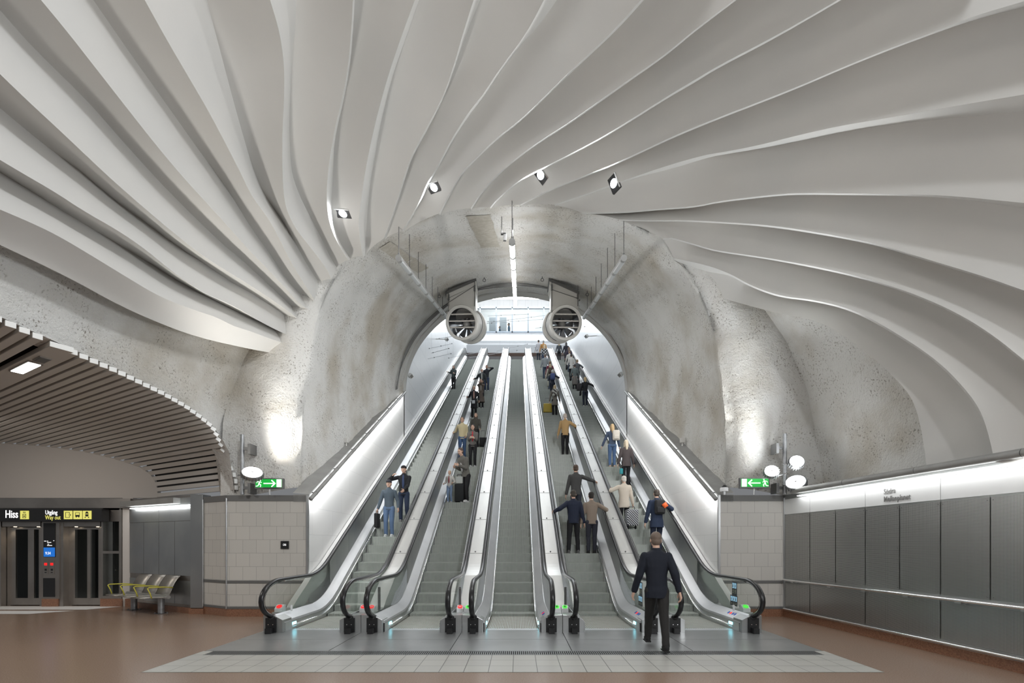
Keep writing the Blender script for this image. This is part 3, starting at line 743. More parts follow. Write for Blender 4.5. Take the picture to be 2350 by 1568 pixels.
# pedestals and cover decks
def deck_z(Y): return zb(Y)+.885
def cover(D, xa, xb, sd, wall=None, dot=None):
    # the half of a cover deck that belongs to one escalator; sd = side of the escalator it lies on
    if wall == 'L': pa = -4.56; pb = cs[0]-.50
    elif wall == 'R': pa = cs[4]+.50; pb = 4.36
    elif sd > 0: pa, pb = xa-.235, xb
    else: pa, pb = xa, xb+.235
    y1 = 10.55 if wall else 9.6
    m_ = MB(); lo, hi = .23, .315
    if wall: prof = [(pa,0),(pb,0),(pb,lo if wall == 'L' else .3),(pb-(.16 if wall == 'L' else 0),hi),(pa+(.16 if wall == 'R' else 0),hi),(pa,lo if wall == 'R' else .3)]
    elif sd > 0: prof = [(pa,0),(pb-.003,0),(pb-.003,.325),(pa+.16,hi),(pa,lo)]
    else: prof = [(pa+.003,0),(pb,0),(pb,lo),(pb-.16,hi),(pa+.003,.325)]
    m_.prism(prof, 'y', 8.655, 9.0)
    m_.box(xa if wall != 'R' else xa+.06-.10, xb if wall != 'L' else xb+.04, 9.0, y1, 0, .318)
    m_.build('pedestal', panel_st if wall else steel, D, bevel=.004)
    m_ = MB()
    prof2 = lambda Y: (.32+(deck_z(Y)-.32)*max(0, min(1, (Y-9.55)/.95))**.9 if Y < 10.5 else deck_z(Y))
    yl = [9.55, 9.75, 10.0, 10.25, 10.5]+[y for y in ysamples(10.5, YE)][1:]
    m_.grid([[(xa, Y, prof2(Y)), (xb, Y, prof2(Y))] for Y in yl])
    xo = xa if sd > 0 else xb
    m_.grid([[(xo, Y, prof2(Y)), (xo, Y, prof2(Y)-.35)] for Y in yl])
    m_.add([(xa,9.55,.3),(xb,9.55,.3),(xb,9.55,.34),(xa,9.55,.34)], [(0,1,2,3)])
    dk = m_.build('deck_plate', deck_m, D)
    if not wall:
        sm_ = MB(); y = 11.58
        while y < 41:
            z = deck_z(y); sm_.box(xa, xb, y-.006, y+.006, z-.004, z+.003)
            if sd > 0: b_ = MB(); b_.cyl((xb-.02, y+.05, z), (xb-.02, y+.05, z+.04), .017, 8); b_.ell((xb-.02, y+.05, z+.045), .02,.02,.012, 8, 4); b_.build('stud', steel_d, D)
            y += 1.53
        sm_.build('deck_joint', steel_d, dk)
    if dot:
        x_ = (xb if sd > 0 else xa)-sd*.075
        q = MB(); q.prism([(8.98,.32),(9.12,.32),(9.12,.445),(9.07,.445),(8.98,.39)], 'x', x_-.062, x_+.062); bx = q.build('indicator_box', white_p, D, bevel=.004)
        n = Vector((0,-.52,.85)); c_ = Vector((x_, 9.022, .4205))
        q = MB(); q.cyl(c_, c_+n*.006, .045, 20); q.build('indicator_lamp', red_e if dot == 'r' else grn_dot, bx)
        q = MB(); a_ = c_+n*.008
        if dot == 'r': q.obox(a_, (.028,0,0), Vector((0,.85,.52))*.007, n*.002)
        else: q.obox(a_, (.007,0,0), Vector((0,.85,.52))*.028, n*.002); q.obox(a_+Vector((0,.85,.52))*.01, (.02,0,0), Vector((0,.85,.52))*.006, n*.002)
        q.build('indicator_mark', black if dot == 'g' else white_p, bx)
        e_ = xa+.03 if sd > 0 else xb-.03
        q = MB(); q.box(e_-.022, e_+.022, 9.35, 9.39, .32, .76); q.ell((e_, 9.345, .72), .015,.01,.015, 8, 5); q.build('end_post', steel_d, D, bevel=.004)
for i in range(4):
    mid = (cs[i]+cs[i+1])/2
    cover(ESC[i], cs[i]+.755, mid, 1, dot='rrgg'[i]); cover(ESC[i+1], mid, cs[i+1]-.755, -1, dot='rggg'[i])
DL = cover(ESC[0], LW+.01, cs[0]-.75, -1, 'L'); DR = cover(ESC[4], cs[4]+.75, RW-.01, 1, 'R')
# indicator boxes at the outer ends
for D_, x_, m_, w_ in ((ESC[0], -4.47, red_e, 'red lit'), (ESC[4], 4.26, grn_dot, 'green lit')):
    q = MB(); q.prism([(9.0,.32),(9.16,.32),(9.16,.45),(9.1,.45),(9.0,.39)], 'x', x_-.07, x_+.07); bx = q.build('indicator_box', white_p, D_, bevel=.004)
    n = Vector((0,-.52,.85)); c_ = Vector((x_, 9.045, .424)); q = MB(); q.cyl(c_, c_+n*.006, .05, 20); q.build('indicator_lamp', m_, bx)
    q = MB(); q.box(x_+(.14 if x_ < 0 else -.16), x_+(.16 if x_ < 0 else -.14), 9.2, 9.24, .32, .43); q.build('key_switch', white_p, D_)
# stickers on the newel glass of the right escalators
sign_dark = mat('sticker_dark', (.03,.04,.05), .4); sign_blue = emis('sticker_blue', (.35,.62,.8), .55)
for X_, w_ in ((cs[4]+.668, 'on the rightmost newel glass'), (cs[3]+.668, 'on the newel glass between the fourth and fifth escalators')):
    S_ = thing('safety_sign', (X_, 9.2, .5), 'dark safety stickers '+w_, 'sign', 'safety pictogram signs')
    q = MB(); q.box(X_-.006, X_+.0, 9.22, 9.42, .60, .86); q.box(X_-.006, X_+.0, 9.20, 9.50, .40, .60); q.build('backing', sign_dark, S_)
    q = MB()
    for k in range(2): q.box(X_-.010, X_-.006, 9.24+.09*k, 9.31+.09*k, .74, .84)
    for k in range(3): q.box(X_-.010, X_-.006, 9.215+.095*k, 9.285+.095*k, .49, .58)
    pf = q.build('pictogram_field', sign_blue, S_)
    q = MB()
    for k in range(2): q.box(X_-.013, X_-.010, 9.265+.09*k, 9.29+.09*k, .755, .81); q.ell((X_-.012, 9.277+.09*k, .825), .003,.01,.01, 8, 5)
    for k in range(3): q.box(X_-.013, X_-.010, 9.24+.095*k, 9.262+.095*k, .50, .55); q.ell((X_-.012, 9.25+.095*k, .562), .003,.009,.009, 8, 5)
    q.build('pictogram', black, pf)
    q = MB()
    for k in range(2):
        for r_ in range(4): q.box(X_-.010, X_-.006, 9.245+.09*k, 9.305+.09*k-.015*(r_ % 2), .645+.02*r_, .652+.02*r_)
    for k in range(3):
        for r_ in range(2): q.box(X_-.010, X_-.006, 9.22+.095*k, 9.28+.095*k-.015*(r_ % 2), .43+.02*r_, .437+.02*r_)
    q.build('text_line', mat('text_olive', (.35,.37,.25), .5), S_)
# small round blue stickers on the inner decks
for i_, s_ in ((4, 1), (3, 1), (2, 1)):
    x_ = cs[i_]+s_*.585; S_ = thing('sticker', (x_, 9.2, .27), 'row of small round blue and red stickers on the inner deck of the '+{4:'rightmost',3:'fourth',2:'middle'}[i_]+' escalator', 'sticker', 'round deck stickers')
    for k in range(4):
        q = MB(); n = Vector((-s_*.6,0,.8)); c_ = Vector((x_, 9.12+.09*k, .2655)); q.cyl(c_, c_+n*.004, .032, 16); q.build('disc', red_e if k == 2 else mat('sign_blue_paint', (.02,.10,.5), .4), S_)

# ================================================================ HANGING TUBE LIGHTS
def vault_z(x, Y):
    lo = None
    for i in range(0, 221):
        a = sect(Y, i/220)
        if lo is None or abs(a[0]-x) < abs(lo[0]-x): lo = a
    return lo[1]
def tubelight(X1, X2, m_, label, caps):
    p0 = Vector((X1, 10.6 if caps == 'c' else 10.6, 0)); Ya, Yb = 10.6, 18.3
    za, zb_ = (8.22, 10.62) if caps == 'c' else (7.86, 10.15)
    a = Vector((X1, Ya, za)); b = Vector((X2, Yb, zb_)); d = (b-a)
    T = thing('tube_luminaire', a, label, 'light', 'tube luminaires hung in the tunnel')
    q = MB(); q.tube([a-d.normalized()*.01, b], .068, 18); q.build('housing', cap_grey, T, SM)
    up = Vector((0,0,1)); dn = d.normalized().cross(Vector((1,0,0))).normalized(); dn = dn if dn.z < 0 else -dn
    inn = Vector((-.1-X1, 0, 0)).normalized() if abs(X1+.1) > .5 else Vector((0,0,0))
    nn = (dn+inn*.0).normalized()
    for k in range(7):
        s0 = a+d*(k+.10)/7; s1 = a+d*(k+.93)/7
        q = MB(); q.tube([s0+nn*.018, s1+nn*.018], .062, 16); q.build('diffuser', m_, T, SM)
    for k in range(7):
        p = a+d*(k+.02)/7+Vector((0,0,.05)); zt_ = vault_z(p.x, p.y)+.03
        q = MB(); q.cyl(p, (p.x, p.y, zt_), .008, 8); q.cyl(p, p+Vector((0,0,.06)), .02, 8); q.build('hanger', steel_d, T)
    return T
tubelight(-.134, -.10, tube_on, 'brightly lit tube luminaire hanging along the middle of the tunnel', 'c')
tubelight(-2.62, -2.70, tube_dim, 'unlit grey tube luminaire hanging on the left side of the tunnel', 'l')
tubelight(2.32, 2.49, tube_dim, 'unlit grey tube luminaire hanging on the right side of the tunnel', 'r')
striplamp('tube_glow', (-.13,10.8,8.45), (-.1,18.1,10.75), (0,0,1), 16, .12)
lamp('tube_glow', 'AREA', (-.12, 14.3, 9.2), (-.12, 14.3, 0), 120, .2, (1,1,1), 7)

# ================================================================ JET FANS
def fan(sgn, cf, cr, label):
    cf = Vector(cf); cr = Vector(cr); d = (cr-cf).normalized(); a = Vector((1,0,0)); a = (a-d*a.dot(d)).normalized(); b = d.cross(a)
    T = thing('ventilation_fan', cf, label, 'fan', 'jet fans under the arch')
    L = (cr-cf).length; R = .56
    def ring(mb, prof, n=40):
        P = []
        for z, r in prof: P.append([cf+d*z+(a*math.cos(2*PI*k/n)+b*math.sin(2*PI*k/n))*r for k in range(n+1)])
        mb.grid(P)
    q = MB(); ring(q, [(.03,.46),(0,.49),(0,.55),(.03,.565),(.5,.545),(L*.72,.545),(L*.74,.60),(L*.9,.60),(L,.52),(L,.47),(L-.3,.45)]); q.build('casing', fan_m, T, SM)
    q = MB(); ring(q, [(.03,.46),(L-.3,.45)]); q.build('inner_duct', fan_in, T, True)
    q = MB()
    for z in (.27, .0+.06, -.14): 
        hw = math.sqrt(max(0, .47**2-z*z)); q.obox(cf+d*.10+b*(z if b.z > 0 else -z), a*hw, b*.02, d*.03)
    q.build('grille_bar', slat_m, T)
    hub = MB(); hub.cyl(cf+d*.75, cf+d*1.1, .14, 20, .15); hub.ell(cf+d*.75, .14,.14,.14); rotor = hub.build('rotor_hub', fan_m, T, SM)
    for k in range(9):
        th = 2*PI*k/9; r_ = a*math.cos(th)+b*math.sin(th); t_ = d.cross(r_); bl = MB()
        w1 = (t_*.05+d*.05); w2 = (t_*.12+d*.02)
        pts = [cf+d*.9+r_*.13-w1, cf+d*.9+r_*.13+w1, cf+d*.9+r_*.44+w2, cf+d*.9+r_*.44-w2]
        n_ = d*.012; bl.add(pts+[p+n_ for p in pts], [(0,1,2,3),(7,6,5,4),(0,4,5,1),(1,5,6,2),(2,6,7,3),(3,7,4,0)]); bl.build('blade', galv, rotor)
    # mounting box and straps up to the vault
    x0, x1 = cf.x-.50, cf.x+.46; y0, y1 = cf.y+.25, cf.y+1.0
    zo = vault_z(x0 if sgn < 0 else x1, y0)-.05; zi = vault_z(x1 if sgn < 0 else x0, y0)-.05
    zt0 = cf.z+.62
    za_, zc_ = (cf.z+.95, cf.z+1.42) if sgn < 0 else (cf.z+1.42, cf.z+.95)
    q = MB(); q.prism([(x0, zt0),(x1, zt0),(x1, zc_),(x0, za_)], 'y', y0, y1); q.build('mounting_box', fan_m, T, bevel=.01)
    q = MB(); q.prism([(x0-.08, za_+.14),(x1+.02, zc_+.14),(x1+.02, zc_+.22),(x0-.08, za_+.22)], 'y', y0-.05, y1); q.prism([(x0, za_-.14-.02),(x1, zc_-.02),(x1, zc_+.0),(x0, za_-.14)], 'y', y0-.012, y0); q.build('rail', steel_d, T)
    q = MB(); q.prism([(x0-.05, za_),(x1+.02, zc_),(x1+.02, zc_+.16),(x0-.05, za_+.16)], 'y', y0, y1); q.build('upper_plate', fan_m, T)
    q = MB(); q.box(cf.x-.46, cf.x+.44, cf.y+.15, cf.y+1.1, cf.z+.50, cf.z+.64); q.build('saddle', fan_m, T, bevel=.01)
    for x_ in (x0+.03, x1-.03):
        q = MB(); z1 = vault_z(x_, y0)+.02; q.cyl((x_, y0-.03, cf.z+.2), (x_, y0-.03, z1), .012, 8)
        q.cyl((x_, y0-.03, z1-.45), (x_, y0-.03, z1-.25), .03, 8); q.build('hanger_rod', steel_d, T)
    for x_ in (x0-.3, x1+.3):
        z1 = vault_z(x_, y0)-.02; ey = MB()
        ey.tube([(x_+.05*math.cos(t_), y0, z1-.08+.05*math.sin(t_)) for t_ in [2*PI*k/12 for k in range(13)]], .012, 6); ey.cyl((x_, y0, z1-.04), (x_, y0, z1+.05), .012, 6); ey.build('lifting_eye', steel_d, T)
    q = MB(); pts = [cf+d*(.6+.03*k)+a*(.58*math.cos(1.2-.22*k)*(-sgn))+b*(.58*math.sin(1.2-.22*k)) for k in range(12)]; q.tube(pts, .012, 6); q.build('cable', steel_d, T, True)
fan(-1, (-1.93,16.5,9.14), (-1.72,18.05,9.68), 'cylindrical white ventilation fan hanging left of the middle of the arch')
fan(1, (1.635,16.5,9.14), (1.46,18.05,9.68), 'cylindrical white ventilation fan hanging right of the middle of the arch')
# cable bundle over the arch
def on_vault(t, Y, off=.06):
    x, z = sect(Y, t); nx, nz = -.1-x, ledge(Y)+.3*(z-ledge(Y))-z; l = math.hypot(nx, nz); return Vector((x+nx/l*off, Y, z+nz/l*off))
Cb = thing('cable_bundle', tuple(on_vault(.02, 18.2)), 'bundle of grey cables running round the tunnel lining from the left ledge to the fans', 'cable')
for k in range(5):
    pts = []
    for j in range(40):
        t = .025+.72*j/39; Y = 17.9+.06*k+.25*math.sin(t*9)+.10*math.sin(t*23+k*.6)
        if t > .6: Y += .0
        p = on_vault(t, min(Y, 18.9), .07+.012*math.sin(j*.7+k)); pts.append(p)
        if t > .66: break
    q = MB(); q.tube(pts, .016, 6); q.build('cable', [steel_d, cap_grey][k % 2], Cb, True)
for k in range(14):
    t = .03+.045*k; p = on_vault(t, 18.05+.25*math.sin(t*9), .04); q = MB(); q.box(p.x-.06, p.x+.06, p.y-.22, p.y+.3, p.z-.02, p.z+.02)

# ================================================================ RECESSED DOWNLIGHTS IN THE RIBS
from mathutils.bvhtree import BVHTree
CB = BVHTree.FromPolygons([v.co for v in bm_o.data.vertices], [tuple(p.vertices) for p in bm_o.data.polygons])
for (x_, y_), rot, w_ in (((787,490),.1,'near the left rib tips'), ((996,430),.6,'above the left tube'), ((1241,402),-.4,'right of the lit tube'), ((1409,421),.0,'half hidden by a rib edge')):
    dr = Vector(((x_-CX)/F, 1, -(y_-CY)/F)).normalized(); p, n, _, _ = CB.ray_cast(Vector((0,0,CH)), dr)
    if n.dot(dr) > 0: n = -n
    ux = Vector((0,1,0)).cross(n).normalized(); ux = (ux*math.cos(rot)+Vector((0,1,0))*math.sin(rot)); ux = (ux-n*ux.dot(n)).normalized(); uy = n.cross(ux).normalized()
    T = thing('downlight', p, 'small square ceiling downlight with a white lens, '+w_, 'light', 'recessed downlights in the ribbed ceiling')
    q = MB(); q.obox(p-n*.02, ux*.15, uy*.10, n*.026); q.build('housing', black, T)
    q = MB(); q.obox(p+n*.008-uy*.09, ux*.15, uy*.012, n*.006); q.build('bezel', chrome, T)
    q = MB(); q.cyl(p+n*.0, p+n*.014, .078, 24); q.build('lens', led2, T, SM)
    lamp('downlight_beam', 'SPOT', p+n*.1, p+n*6+Vector((0,-.5,-2)), 120, .08, (.97,.98,1), spot=2.4, blend=.8)
# ================================================================ FIXTURES ON THE WALLS
# handrails and lower rail of the right metal wall
T = thing('wall_handrail', (rp(5)[0]-.08, 5, .82), 'long stainless handrail along the right perforated metal wall', 'handrail')
q = MB(); o_ = RN*.085; q.tube([(rp(10.5)[0]+o_.x, 10.5, .815), (rp(-2)[0]+o_.x, -2, .815)], .022, 12); q.build('rail', chrome, T, SM)
for k in range(16):
    Y = 10.2-.82*k-.25*(k > 0); a = rp(Y); q = MB(); q.obox((a[0]+RN.x*.05, Y, .785), RN*.045, Vector((0,.05,0)), Vector((0,0,.012))); q.box(a[0]-.03, a[0], Y-.05, Y+.05, .765, .80); q.build('bracket', steel, T)
T = thing('bumper_rail', (rp(5)[0]-.06, 5, .19), 'low round stainless bumper rail just above the granite skirting of the right wall', 'rail')
q = MB(); o_ = RN*.075; q.tube([(rp(10.5)[0]+o_.x, 10.5, .185), (rp(-2)[0]+o_.x, -2, .185)], .02, 12); q.build('rail', chrome, T, SM)
for k in range(12):
    Y = 10.0-1.0*k; a = rp(Y); q = MB(); q.obox((a[0]+RN.x*.04, Y, .18), RN*.04, Vector((0,.02,0)), Vector((0,0,.012))); q.build('bracket', steel, T)
T = thing('pipe_luminaire', (rp(5)[0]-.08, 5, 2.72), 'thick pale pipe luminaire running along the top of the right metal wall', 'light')
o_ = RN*.07
for k in range(9):
    ya, yb = 10.2-1.44*k, 10.2-1.44*(k+1); 
    if yb < -2: yb = -2
    q = MB(); q.tube([(rp(ya)[0]+o_.x, ya-.006, 2.705), (rp(yb)[0]+o_.x, yb+.006, 2.705)], .058, 18); q.build('pipe_section', cap_grey, T, SM)
q = MB(); q.ell((rp(10.2)[0]+o_.x, 10.2, 2.705), .058, .05, .058); q.build('end_cap', cap_grey, T, True)
# floodlights
def disc(T, c, aim, r, label=None, m_=led):
    c = Vector(c); n = Vector(aim).normalized(); q = MB(); q.tube([c-n*.13, c-n*.10, c-n*.02, c], [r*.55, r*.93, r*1.0, r], 32); hd = q.build('lamp_head', galv, T, SM)
    q = MB(); q.tube([c, c+n*.006], r*.90, 32); q.build('lens', m_, hd, SM)
    q = MB(); q.cyl(c+n*.004, c+n*.012, r*.12, 12); q.build('lens_hub', white_p, hd)
    fins = MB(); a = n.orthogonal().normalized(); b = n.cross(a)
    for k in range(20):
        th = 2*PI*k/20; r_ = a*math.cos(th)+b*math.sin(th); fins.obox(c-n*.06+r_*r*.99, r_*.015, n.cross(r_)*.004, n*.05)
    fins.build('cooling_fins', galv, hd)
    return c, n
def post(T, x, Y, z0, z1):
    q = MB(); q.cyl((x,Y,z0), (x,Y,z1), .042, 20); q.build('post', galv, T, SM)
LP_ = px(556,1138,10.45); T = thing('floodlight_mast', (LP_[0], 10.45, 2.66), 'steel mast with one round floodlight above the left tiled wall', 'floodlight', 'floodlight masts on the tiled walls')
post(T, LP_[0], 10.45, 2.66, px(0,998,10.45)[2])
for z in (px(0,1030,10.45)[2], px(0,1120,10.45)[2]):
    q = MB(); q.box(LP_[0]+.04, LP_[0]+.16, 10.43, 10.48, z-.03, z+.03); q.box(LP_[0]+.14, LP_[0]+.2, 10.40, 10.66, z-.12, z+.1); q.build('bracket', steel_d, T)
c, n = disc(T, px(579,1084,10.12), (.35,-.62,.80), .205)
q = MB(); q.cyl((LP_[0]-.05,10.40,c.z-.02), tuple(c-n*.12), .014, 8); q.build('arm', galv, T)
lamp('floodlight_beam', 'SPOT', c+n*.04, (.2, 9.0, 9), 420, .2, (1,.97,.92), spot=2.3, blend=.5)
lamp('floodlight_beam', 'SPOT', c+Vector((.05,.05,.12)), (-4.6, 11.2, 4.6), 26, .1, (1,.95,.86), spot=1.25, blend=.5)
RP_ = px(1801,1138,10.4); T = thing('floodlight_mast', (RP_[0], 10.4, 2.66), 'steel mast with three round floodlights above the right tiled wall', 'floodlight', 'floodlight masts on the tiled walls')
post(T, RP_[0], 10.4, 2.66, px(0,996,10.4)[2])
for z in (px(0,1028,10.4)[2], px(0,1120,10.4)[2]):
    q = MB(); q.box(RP_[0]-.16, RP_[0]-.04, 10.38, 10.43, z-.03, z+.03); q.box(RP_[0]-.2, RP_[0]-.14, 10.36, 10.6, z-.12, z+.1); q.build('bracket', steel_d, T)
for (x_, y_), aim, r_ in (((1771,1081),(-.35,-1,.5),.145),((1829,1059),(-.25,-1,.45),.15),((1826,1106),(-.55,-.7,.7),.2)):
    c, n = disc(T, px(x_, y_, 10.15), aim, r_)
    q = MB(); q.tube([tuple(c-n*.12), tuple((c-n*.12+Vector((RP_[0],10.4,c.z)))/2+Vector((0,.03,-.05))), (RP_[0],10.4,c.z-.03)], .014, 8); q.build('arm', galv, T)
    q = MB(); q.tube([(RP_[0]+.05*math.cos(t_), 10.4+.05*math.sin(t_), c.z-.03) for t_ in [2*PI*k/12 for k in range(13)]], .012, 6); q.build('clamp', chrome, T)
    lamp('floodlight_beam', 'SPOT', c+n*.04, (-.5, 8.6, 8.8), 260, .2, (.93,.97,1), spot=2.0, blend=.5)
lamp('floodlight_beam', 'SPOT', Vector(px(1795,1060,10.2)), (4.9, 10.8, 5.4), 28, .08, (.9,.95,1), spot=1.3, blend=.6)
# escape signs
def running_man(T, c, s, sg, m_):
    q = MB(); c = Vector(c)
    def bar(a, b, w): 
        a = Vector((a[0]*sg, 0, a[1]))*s; b = Vector((b[0]*sg, 0, b[1]))*s; d = b-a; n = Vector((d.z,0,-d.x)).normalized()*w*s; q.obox(c+(a+b)/2, d/2+d.normalized()*w*s*.3, n, Vector((0,.002,0)))
    q.ell(c+Vector((.16*sg*s,0,.40*s)), .09*s,.003,.09*s, 12, 6)
    bar((.10,.27),(-.02,-.05),.085); bar((.08,.24),(.30,.10),.04); bar((.05,.25),(-.22,.22),.04); bar((-.22,.22),(-.30,.06),.035)
    bar((-.02,-.05),(.20,-.16),.055); bar((.20,-.16),(.16,-.42),.05); bar((-.02,-.05),(-.14,-.30),.055); bar((-.14,-.30),(-.40,-.34),.05)
    q.build('running_figure', m_, T)
def exit_sign(x0, x1, y0, y1, Y, sg, label):
    a = px(x0, y1, Y); b = px(x1, y0, Y); T = thing('escape_sign', ((a[0]+b[0])/2, Y, a[2]), label, 'sign', 'green escape signs above the tiled walls')
    cx_, cz = (a[0]+b[0])/2, (a[2]+b[2])/2; w = b[0]-a[0]; h = b[2]-a[2]
    q = MB(); q.box(a[0], b[0], Y, Y+.07, a[2], b[2]); q.build('housing', steel_d, T, bevel=.004)
    q = MB(); q.box(a[0]+.025, b[0]-.03, Y-.006, Y, a[2]+.03, b[2]-.02); f_ = q.build('green_face', green_e, T)
    wx = cx_-sg*w*.36; q = MB(); q.box(wx-w*.085, wx+w*.085, Y-.010, Y-.005, a[2]+.035, b[2]-.025); q.build('white_door', white_e, f_)
    running_man(f_, (cx_+sg*w*.33, Y-.012, cz), h*.78, -sg, white_e)
    q = MB(); ax = cx_-sg*w*.02; L_ = w*.2
    q.box(ax-L_, ax+L_, Y-.010, Y-.005, cz-.012, cz+.012)
    tip = ax-sg*L_
    for e_ in (-1, 1): q.obox((tip+sg*.035, Y-.0075, cz+e_*.032), Vector((.042*sg,0,.04*e_)), Vector((0,.002,0)), Vector((.009,0,-.009*e_*sg)))
    q.build('arrow', white_e, f_)
    q = MB(); q.cyl((cx_, Y+.035, 2.66), (cx_, Y+.035, a[2]), .014, 8); q.build('stem', steel, T)
exit_sign(584, 650, 1098, 1122, 10.45, -1, 'lit green escape sign with running figure and arrow pointing right, left of the escalators')
exit_sign(1698, 1767, 1097, 1121, 10.45, 1, 'lit green escape sign with running figure and arrow pointing left, right of the escalators')
# dome camera, small speakers
c = Vector(px(1662,1123,10.5)); T = thing('dome_camera', c, 'small white dome camera with dark lens on the ledge beside the right tiled wall', 'camera')
q = MB(); q.tube([c+Vector((0,0,-.05)), c+Vector((0,0,.02)), c+Vector((0,0,.035))], [.085,.085,.07], 20); q.build('base', white_p, T, SM)
q = MB(); q.ell(c+Vector((0,0,.04)), .055,.055,.055); q.build('dome', black, T, True)
q = MB(); q.box(c.x-.02, c.x+.02, 10.48, 10.56, 2.66, c.z-.04); q.build('stem', steel, T)
def speaker(x_, y_, Y, wx, w_):
    c = Vector(px(x_, y_, Y)); sg = 1 if wx > c.x else -1; T = thing('wall_speaker', c, w_, 'speaker', 'small white spotlights on the upper side walls')
    q = MB(); d = Vector((-.6*sg,-.6,-.4)).normalized(); a = d.orthogonal().normalized(); b = d.cross(a); q.obox(c, d*.10, a*.075, b*.075); q.build('body', fan_m, T, bevel=.01)
    q = MB(); q.obox(c+d*.101, d*.003, a*.06, b*.06); q.build('front', cap_grey, T)
    q = MB(); q.cyl(c, (wx, c.y, c.z+.02), .025, 8); q.build('arm', fan_m, T)
speaker(942,863,19.9,LW,'small white box spotlight low on the left white shaft wall'); speaker(1424,860,19.9,RW,'small white box spotlight low on the right white shaft wall')
speaker(1025,779,27,LW,'small white box spotlight high on the left shaft wall, under the fan'); speaker(1346,772,27,RW,'small white box spotlight high on the right shaft wall, beside the fan')
for x_, y_, Y in ((771,1026,13.4),(1591,1028,13.4)):
    c = Vector(px(x_, y_, Y)); c.x = LW-.16 if x_ < CX else RW+.16; c.z = ledge(Y)+.18; T = thing('ledge_detector', c, 'small grey-white detector box on the '+('left' if x_ < CX else 'right')+' inclined ledge', 'detector')
    q = MB(); q.box(c.x-.06, c.x+.06, Y-.06, Y+.06, c.z-.07, c.z+.07); q.build('body', fan_m, T, bevel=.015); q = MB(); q.cyl((c.x,Y,c.z-.2), c, .02, 8); q.build('stem', fan_m, T)
c = Vector(px(1158,548,11.6)); zt_ = vault_z(c.x, 11.6); T = thing('hook_bracket', (c.x, 11.6, zt_), 'small dark metal bracket on the tunnel ceiling just left of the lit tube', 'bracket')
q = MB(); q.box(c.x-.09, c.x+.03, 11.57, 11.63, c.z+.10, c.z+.13); q.box(c.x-.03, c.x+.04, 11.57, 11.63, c.z-.05, c.z+.12); q.cyl((c.x-.07, 11.6, c.z+.1), (c.x-.07, 11.6, zt_+.03), .01, 6); q.build('plate', steel_d, T)
# CRB plate on the left tiled wall
c = Vector(px(653.5,1251,10.58)); T = thing('room_sign', (c.x, 10.58, c.z-.085), 'small square black plate with white letters on the left tiled wall', 'sign')
q = MB(); q.box(c.x-.085, c.x+.085, 10.57, 10.598, c.z-.085, c.z+.085); q.build('plate', black, T)
text('CRB', 'lettering', text_w, .062, (c.x, 10.568, c.z-.018), (1,0,0), (0,0,1), T, .001, 'CENTER', squeeze=.62)
# thin hanging rods in the shaft
R_ = [((955,830),(1035,812),24,26),((985,800),(1037,789),25,27),((962,818),(1030,800),27,24),((978,782),(1040,772),28,26),((1005,744),(1032,744),30,31),
 ((1128,742),(1245,733),30,34),((1120,738),(1146,737),33,34),((1166,735),(1268,722),30,33),((1030,822),(1118,805),27,31),((1137,812),(1228,798),28,33),((1165,800),(1210,790),30,32),((1240,752),(1262,748),30,31),((1150,724),(1212,721),33,33),((1310,755),(1342,750),27,26)]
rodm = mat('rod_grey', (.38,.40,.43), .4)
for k, (a, b, ya, yb) in enumerate(R_):
    p0, p1 = Vector(px(*a, ya)), Vector(px(*b, yb)); T = thing('hanging_rod', p0, 'thin pale rod with small spotlights hung slantwise in the white upper shaft', 'light', 'thin rods hung in the upper shaft')
    d = p1-p0; q = MB(); q.cyl(p0-d*.5 if abs(p0.x-d.x*.5) < 4.3 else p0, p1, .010, 6); q.build('rod', rodm, T)
    for f_ in (0, .5, 1.0): q = MB(); q.ell(p0+d*f_, .03,.03,.03, 8, 5); q.build('spot', steel_d, T)
    for f_ in (.1,.9): q = MB(); c = p0+d*f_; q.cyl(c, (c.x, c.y, 24), .0025, 4); q.build('wire', rodm, T)

# ================================================================ LIFT LOBBY
YL = 12.3; K = YL/F
def X_(x): return (x-CX)*K
def Z_(y): return CH-(y-CY)*K
q = MB(); q.box(-14.5, X_(2), YL, YL+.3, 0, 2.5); q.box(X_(2), X_(278), YL, YL+.3, Z_(1197), 2.5)
q.box(X_(96), X_(146), YL, YL+.3, 0, Z_(1197)); q.box(X_(232), X_(236), YL, YL+.3, 0, Z_(1197)); q.box(X_(274), X_(280), YL-.01, YL+.3, .0, Z_(1170)); q.box(X_(96),X_(102),YL-.01,YL,0,Z_(1200)); q.box(X_(139),X_(146),YL-.01,YL,0,Z_(1200))
q.box(X_(236), X_(274), YL, YL+.3, Z_(1265), Z_(1271)); q.box(X_(236), X_(274), YL, YL+.3, 0, .27); q.box(X_(236), X_(274), YL, YL+.3, Z_(1171), 2.5)
struct(q, 'wall_lift_front', lift_st)
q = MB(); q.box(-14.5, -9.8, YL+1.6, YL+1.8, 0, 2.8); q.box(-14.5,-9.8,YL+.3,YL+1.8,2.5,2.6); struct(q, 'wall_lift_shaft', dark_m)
q = MB(); q.box(X_(236), X_(274), YL+.02, YL+.03, .27, Z_(1271)); q.box(X_(236), X_(274), YL+.02, YL+.03, Z_(1265), Z_(1171)); w_ = struct(q, 'window_2', glass)
q = MB(); q.box(X_(250), X_(256), YL+.3, YL+.36, .2, 2.3); q.box(X_(266), X_(269), YL+.5, YL+.56, .2, 2.3); q.build('guide_rail', lift_st, w_)
q = MB(); q.box(X_(98), X_(135), YL-.03, YL, 0, .2); q.box(X_(232), X_(282), YL-.03, YL, 0, .2); q.box(-9.98,-9.75,YL-.02,YL+.02,0,.2); struct(q, 'baseboard_lift', granite)
YD = YL+.14
def D_(x): return (x-CX)*YD/F
